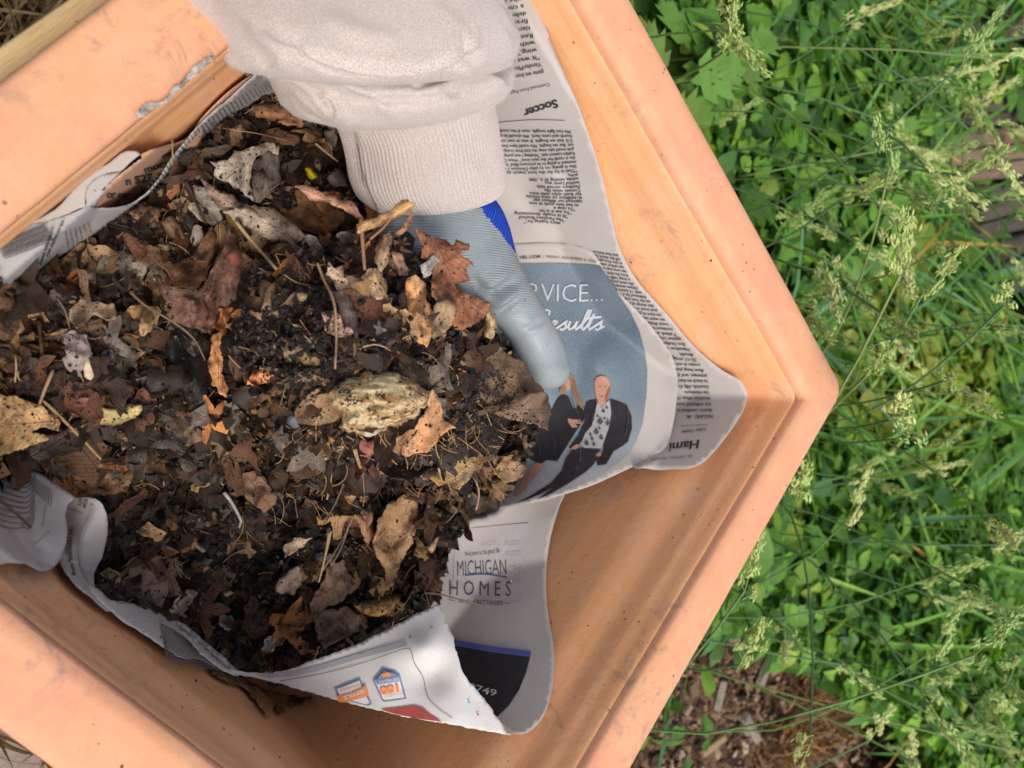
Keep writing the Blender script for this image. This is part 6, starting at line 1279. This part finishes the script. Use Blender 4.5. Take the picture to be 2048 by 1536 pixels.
def weed(x, y, hgt, nl, ls, kind, colr, label, group, lean=(0, 0)):
    e = empty('weed_plant', (x, y, 0), label, 'weed', group)
    s = bpy.data.objects.new('stem', stem_me); COL.objects.link(s); s.parent = e; s.scale = (hgt*.5+.04, hgt*.5+.04, hgt); s.color = (.07, .14, .04, 1); s.rotation_euler = (lean[1], lean[0], 0)
    for k in range(nl):
        t = .35+.65*(k+.5)/nl; l = bpy.data.objects.new('leaf', leaf_me[kind]); COL.objects.link(l); l.parent = e; a = k*2.4+random.uniform(-.3, .3)
        r0 = .004; l.location = (math.sin(lean[0])*hgt*t+r0*math.cos(a), -math.sin(lean[1])*hgt*t+r0*math.sin(a), hgt*t*math.cos(lean[0])*math.cos(lean[1]))
        l.rotation_euler = (random.uniform(-.3, .3), random.uniform(-.45, .35)-(.5*(1-t)), a); q_ = ls*(1.15-.35*t)*random.uniform(.8, 1.15); l.scale = (q_, q_, q_); l.color = (*[c*random.uniform(.85, 1.15) for c in colr], 1)
    return e
kinds = [(0, 'ovate leaved'), (1, 'broad leaved'), (2, 'slender leaved'), (3, 'toothed leaved'), (4, 'round leaved'), (5, 'deeply cut')]
hues = [('mid green', (.10, .23, .035)), ('bright green', (.16, .32, .045)), ('dark green', (.05, .135, .03)), ('yellow green', (.28, .34, .05)), ('bluish green', (.075, .20, .085))]
spots = []
tries = 0
while len(spots) < 64 and tries < 5000:
    tries += 1; px_, py_ = random.uniform(1290, 2060), random.uniform(-20, 1540); w_ = P1(px_, py_, .12-RIM)
    if w_[0]+abs(w_[1]) < .40 or in_mulch(np.array([w_[:2]]))[0]: continue
    if any(inpoly([px_], [py_], g_)[0] for g_ in TGAP+[MULCH2]): continue
    if min([math.hypot(px_-a, py_-b) for a, b in spots] or [999]) < 62: continue
    spots.append((px_, py_))
for (px_, py_) in spots:
    w_ = P1(px_, py_, .12-RIM); k, kn = random.choice(kinds[:5]); 
    hn, hc = random.choice(hues if math.hypot(px_-1720, py_-680) > 150 else hues[3:4]); v, hh = where(px_, py_); hg = random.uniform(.09, .17)
    weed(w_[0], w_[1], hg, random.randint(6, 9), random.uniform(.024, .040), k, hc, f'{"tall" if hg > .13 else "low"} {hn} {kn} weed, {v} part, {hh}', 'leafy weeds growing beside the planter', (random.gauss(0, .15), random.gauss(0, .15)))
for (px_, py_, hn) in ((1440, 120, 'large'), (1500, 60, 'spreading'), (1400, 190, 'low'), (1560, 55, 'bright'), (1530, 110, 'small')):
    w_ = P1(px_, py_, .2-RIM); weed(w_[0], w_[1], .19, 9, .075, 5, (.19, .38, .07), f'{hn} fresh green weed with deeply cut leaves, upper left of the weeds by the rim', 'deeply cut weeds beside the upper rim', (-.1, .1))
for (px_, py_) in ((1480, 1290), (1515, 1240), (1590, 1270), (1655, 1290), (1470, 1240)):
    w_ = P1(px_, py_, .06-RIM); weed(w_[0], w_[1], .06, 8, .030, 0, (.09, .21, .05), f'low green weed growing at the edge of the bare mulch, {"left" if px_ < 1500 else "middle" if px_ < 1600 else "right"} one', 'weeds at the edge of the mulch')

# flowering grass stalks: stem + seed head of many spikelets
def seed_head(seed):
    r = random.Random(seed); V = []; F = []; n = 0
    octv = np.array([(0, 0, -1), (.34, 0, -.1), (0, .34, -.1), (-.34, 0, -.1), (0, -.34, -.1), (0, 0, 1)]); octf = [(0, 2, 1), (0, 3, 2), (0, 4, 3), (0, 1, 4), (5, 1, 2), (5, 2, 3), (5, 3, 4), (5, 4, 1)]
    cl_ = [(0, 0, t, .010*(1.2-t)) for t in np.linspace(.45, 1, 5)]+[(r.uniform(-.22, .22), r.uniform(-.22, .22), t, .011) for t in (0, .15, .3, .45, .6)]
    for (cx_, cy_, cz_, sp_) in cl_:
        for k in range(15):
            c = np.array([cx_+r.gauss(0, .045), cy_+r.gauss(0, .045), cz_+r.gauss(0, .045)]); s = r.uniform(.048, .085); tilt = Matrix.Rotation(r.gauss(0, .45), 3, 'X') @ Matrix.Rotation(r.gauss(0, .45), 3, 'Y')
            vv = np.array([list(tilt @ Vector((q_*s).tolist())) for q_ in octv])+c; V += vv.tolist(); F += [[i+n for i in f] for f in octf]; n += 6
        if cx_:
            tv, tf = tube([(0, 0, cz_-.18), (cx_*.6, cy_*.6, cz_-.08), (cx_, cy_, cz_)], .006, 3, False); V += [list(v) for v in tv]; F += [[i+n for i in f] for f in tf]; n = len(V)
    tv, tf = tube([(0, 0, -.1), (0, 0, 1)], .008, 4, False); V += [list(v) for v in tv]; F += [[i+n for i in f] for f in tf]
    me = bpy.data.meshes.new('seed_head'); me.from_pydata(V, [], F); me.materials.append(M['plant']); return me
SHM = [seed_head(s) for s in range(6)]
heads = [(1440, 60), (1460, 95), (1700, 45), (1850, 70), (1950, 60), (2010, 120), (1930, 125), (1890, 150), (1915, 175), (1830, 165), (1940, 215), (2000, 250), (1985, 300), (1960, 240), (2040, 60), (1440, 240), (1570, 420), (1600, 425), (1650, 400), (1690, 395), (1760, 240), (1820, 290), (1835, 330), (1780, 330), (1740, 380), (1860, 340), (1890, 370), (1920, 350), (1780, 350), (1760, 410), (1650, 520), (1720, 490), (1790, 450), (1860, 400), (1890, 500), (2000, 400), (2035, 420), (1620, 590), (1600, 610), (1700, 560), (1800, 550), (1850, 580), (1770, 630), (1790, 680), (1750, 705), (2030, 520), (2010, 610), (1920, 660), (1960, 640), (1740, 745), (1895, 760), (1930, 790), (1800, 830), (1830, 870), (1880, 900), (1700, 950), (1740, 960), (1840, 940), (1600, 1000), (1695, 1040), (1990, 1040), (1975, 1060), (2000, 1090), (1850, 1160), (1880, 1190), (1910, 1210), (1950, 1180), (1490, 1180), (1570, 1260), (1480, 1330), (1690, 1330), (1870, 1300), (1900, 1330), (1950, 1310), (1990, 1350), (2030, 1330), (1740, 1480), (1780, 1500), (1860, 1410), (1900, 1450), (1950, 1420), (1990, 1470), (2020, 1500), (1930, 1510), (1830, 1520), (1860, 1380), (1960, 1380), (2020, 1430), (1620, 1490)]
for i, (px_, py_) in enumerate(heads):
    hz = random.uniform(.16, .34) if px_ < 1750 else random.uniform(.2, .42)
    tip = P1(px_, py_, hz-RIM); v, hh = where(px_, py_)
    lean_d = np.array([random.gauss(.15, .35), random.gauss(-.25 if py_ < 800 else .1, .45)]); foot = tip[:2]-lean_d*hz*.6
    if foot[0]+abs(foot[1]) < .5: foot = foot+np.array([.5-foot[0]-abs(foot[1])+random.random()*.08, 0])
    if in_mulch(np.array([foot]))[0]: foot = foot+np.array([.25, 0])
    e = empty('grass_stalk', (foot[0], foot[1], 0), None, 'grass', 'flowering grass stalks among the weeds')
    mid = np.array([foot[0]+(tip[0]-foot[0])*.35, foot[1]+(tip[1]-foot[1])*.35, hz*.62]); p_ = [np.array([*foot, 0]), (np.array([*foot, 0])*.5+mid*.5)+np.array([0, 0, hz*.06]), mid, (mid+tip)/2+np.array([0, 0, .01]), tip]
    p_ = smooth_poly(np.array(p_)*1000, 25, False)/1000; tv, tf = tube(p_, .0009, 4, False)
    st = mesh_obj('stem', tv, tf, M['plant'], e); st.color = random.choice([(.20, .36, .12, 1), (.32, .42, .15, 1), (.17, .32, .15, 1)])
    d = Vector((p_[-1]-p_[-4]).tolist()).normalized(); droop = Vector((d.x*1.3+random.gauss(0, .25), d.y*1.3+random.gauss(0, .25), d.z*.55)).normalized()
    sh = bpy.data.objects.new('seed_head', SHM[i % 6]); COL.objects.link(sh); L = random.uniform(.030, .054); sh.parent = e
    sh.matrix_local = Matrix.Translation((Vector(tip.tolist())-Vector((foot[0], foot[1], 0)))) @ droop.to_track_quat('Z', 'Y').to_matrix().to_4x4() @ Matrix.Diagonal((L*.8, L*.8, L, 1))
    pale = random.random(); sh.color = ((.58, .72, .26, 1) if pale < .5 else (.42, .58, .20, 1) if pale < .8 else (.72, .80, .36, 1))
    ln = 'long' if L > .046 else 'short' if L < .038 else 'mid sized'; cn = 'pale yellow' if sh.color[0] > .7 else 'yellow green' if sh.color[0] > .5 else 'green'
    ta, tb_ = proj(np.array([tip, tip+np.array(droop)*.03])); dx_, dy_ = ta[1]-ta[0], tb_[1]-tb_[0]; dr_ = 'right' if dx_ > abs(dy_) else 'left' if -dx_ > abs(dy_) else 'up' if dy_ < 0 else 'down'
    e['label'] = f'{ln} {cn} seed head pointing {dr_}, {v} weeds, {hh}'
# small yellow flowers
for i, (px_, py_) in enumerate([(1742, 1027), (1992, 1221), (1815, 895)]):
    c = P1(px_, py_, .1-RIM); V = []; F = []
    for k in range(5):
        a = k*2*math.pi/5; n = len(V); d = np.array([math.cos(a), math.sin(a), .3]); s = np.array([-math.sin(a), math.cos(a), 0]); V += [c, c+d*.003+s*.0022, c+d*.005, c+d*.003-s*.0022]; F += [[n, n+1, n+2, n+3]]
    tv, tf = tube([np.array([c[0], c[1], 0]), c], .0007, 4, False); e = empty('wild_flower', (c[0], c[1], 0), ['tiny yellow flower among the weeds right of the lower rim', 'tiny yellow flower near the right edge above the lower seed heads', 'small yellow flower low in the weeds right of the rim corner'][i], 'flower')
    f_ = mesh_obj('petals', V, F, M['plant'], e); f_.color = (.8, .6, .03, 1); s_o = mesh_obj('stem', tv, tf, M['plant'], e); s_o.color = (.08, .16, .04, 1)

# mulch: small wood chips, in front at the lower right, and round the planter at the left
def chip_t(s):
    r = np.random.default_rng(s); w_, h_ = r.uniform(.12, .3), r.uniform(.04, .1); v = np.array([(-.5, -w_, -h_), (.5, -w_*.6, -h_), (.5, w_*.7, -h_), (-.5, w_, -h_), (-.45, -w_, h_), (.46, -w_*.6, h_), (.42, w_*.7, h_), (-.5, w_*.8, h_)])+r.normal(0, .04, (8, 3))
    f = [(0, 2, 1), (0, 3, 2), (4, 5, 6), (4, 6, 7), (0, 1, 5), (0, 5, 4), (1, 2, 6), (1, 6, 5), (2, 3, 7), (2, 7, 6), (3, 0, 4), (3, 4, 7)]; return v, np.array(f)
CT = [chip_t(s) for s in range(6)]
X = np.r_[np.c_[RNG.uniform(.25, 1.1, 62000), RNG.uniform(-.75, -.2, 62000)], np.c_[RNG.uniform(-.30, .02, 2600), RNG.uniform(.12, .36, 2600)], np.c_[RNG.uniform(-.30, .02, 2600), RNG.uniform(-.38, -.14, 2600)]]
X = X[(np.abs(X[:, 0])+np.abs(X[:, 1]) > .24)]
near = X[:, 0] > .1; keep = (~near) | in_mulch(X+RNG.normal(0, .02, X.shape)) | (RNG.random(len(X)) < .08); X = X[keep]
cc = np.array([(.09, .050, .030), (.16, .092, .055), (.26, .165, .105), (.40, .30, .21), (.035, .022, .016)])[RNG.choice(5, len(X), p=[.3, .28, .2, .07, .15])]*RNG.uniform(.7, 1.3, (len(X), 1))
o = scatter('wood_chip_mulch', CT, np.c_[X, RNG.uniform(0, .012, len(X))], rand_rot(len(X), .5), RNG.gamma(3, .0028, len(X))+.003, M['chips'], cc); tag(o, kind='stuff')
# dry straw-coloured grass tufts on the mulch and in the upper left corner
def dry(cen, n, sx, L, colr, tilt=1.0):
    X = patch(cen, sx, sx, n); R = rand_rot(n, tilt); c = np.array(colr)*RNG.uniform(.6, 1.3, (n, 1)); return X, R, RNG.uniform(L*.5, L, n), c
parts = []
for (px_, py_, n) in ((1560, 1470, 160), (1590, 1400, 90), (1525, 1500, 60), (1640, 1450, 60)):
    w_ = P1(px_, py_, -RIM); parts.append(dry(w_[:2], n, .022, .06, (.36, .19, .075)))
for (px_, py_, n) in ((40, 30, 130), (90, 10, 90), (10, 60, 90), (20, 1500, 50)):
    w_ = P1(px_, py_, -RIM); parts.append(dry(w_[:2], n, .03, .09, (.30, .22, .11), 1.3))
X = np.concatenate([p[0] for p in parts]); R = np.concatenate([p[1] for p in parts]); S = np.concatenate([p[2] for p in parts]); Cc = np.concatenate([p[3] for p in parts])
o = scatter('dry_grass', BT[:2], np.c_[X, np.full(len(X), .004)], R, S, M['chips'], Cc); tag(o, kind='stuff')
# a few large grey bark shards in view
for i, (px_, py_, a, L) in enumerate([(1440, 1390, 1.2, .035), (1500, 1460, 2.2, .05), (1600, 1430, .3, .045), (1430, 1490, .2, .045), (25, 1500, 2.5, .05), (55, 1515, 2.4, .05), (10, 1525, 2.6, .06), (1530, 1345, 1.0, .035)]):
    w_ = P1(px_, py_, .014-RIM); c, s = math.cos(a), math.sin(a); vv = CT[i % 6][0]*np.array([L, L*.8, L*.8]); vv = np.c_[vv[:, 0]*c-vv[:, 1]*s, vv[:, 0]*s+vv[:, 1]*c, vv[:, 2]]+w_
    o = mesh_obj('bark_shard', vv, [list(map(int, f)) for f in CT[i % 6][1]], M['plain'], smooth=False); o.color = (.30, .25, .21, 1) if i != 3 else (.36, .26, .14, 1)
    tag(o, ['grey bark shard on the mulch close to the lower rim', 'long grey bark shard in the middle of the mulch', 'grey bark shard right of the dry grass tuft', 'tan curved bark shard low on the mulch', 'pale grey bark shard in the lower left corner, first from the rim', 'pale grey bark shard in the lower left corner, nearest the planter', 'pale grey bark shard in the very lower left corner', 'small grey bark shard under the weeds at the mulch edge'][i], 'bark', 'bark shards on the mulch')

# where two look-alike things still read the same, say which by their place in the photo
def tell_apart():
    by = {}
    for o_ in scn.objects:
        if o_.parent is None and 'label' in o_: by.setdefault(o_['label'], []).append(o_)
    for lb, L_ in by.items():
        if len(L_) < 2: continue
        bpy.context.view_layer.update()
        pos = [proj(np.array(o_.matrix_world.translation)+np.array([0, 0, 0])) for o_ in L_]
        if L_[0].name.startswith('grass_stalk'): pos = [proj(np.array((o_.children[-1] if 'seed' in o_.children[-1].name else o_.children[0]).matrix_world.translation)) for o_ in L_]
        order = sorted(range(len(L_)), key=lambda k: float(pos[k][1])); names = {2: ['upper', 'lower'], 3: ['topmost', 'middle', 'lowest'], 4: ['topmost', 'second', 'third', 'lowest'], 5: ['topmost', 'second', 'third', 'fourth', 'lowest']}.get(len(L_))
        if names:
            for w_, k in zip(names, order):
                t_ = f'{lb}, {w_} such' if len(lb.split()) < 15 else lb
                L_[k]['label'] = t_
tell_apart()
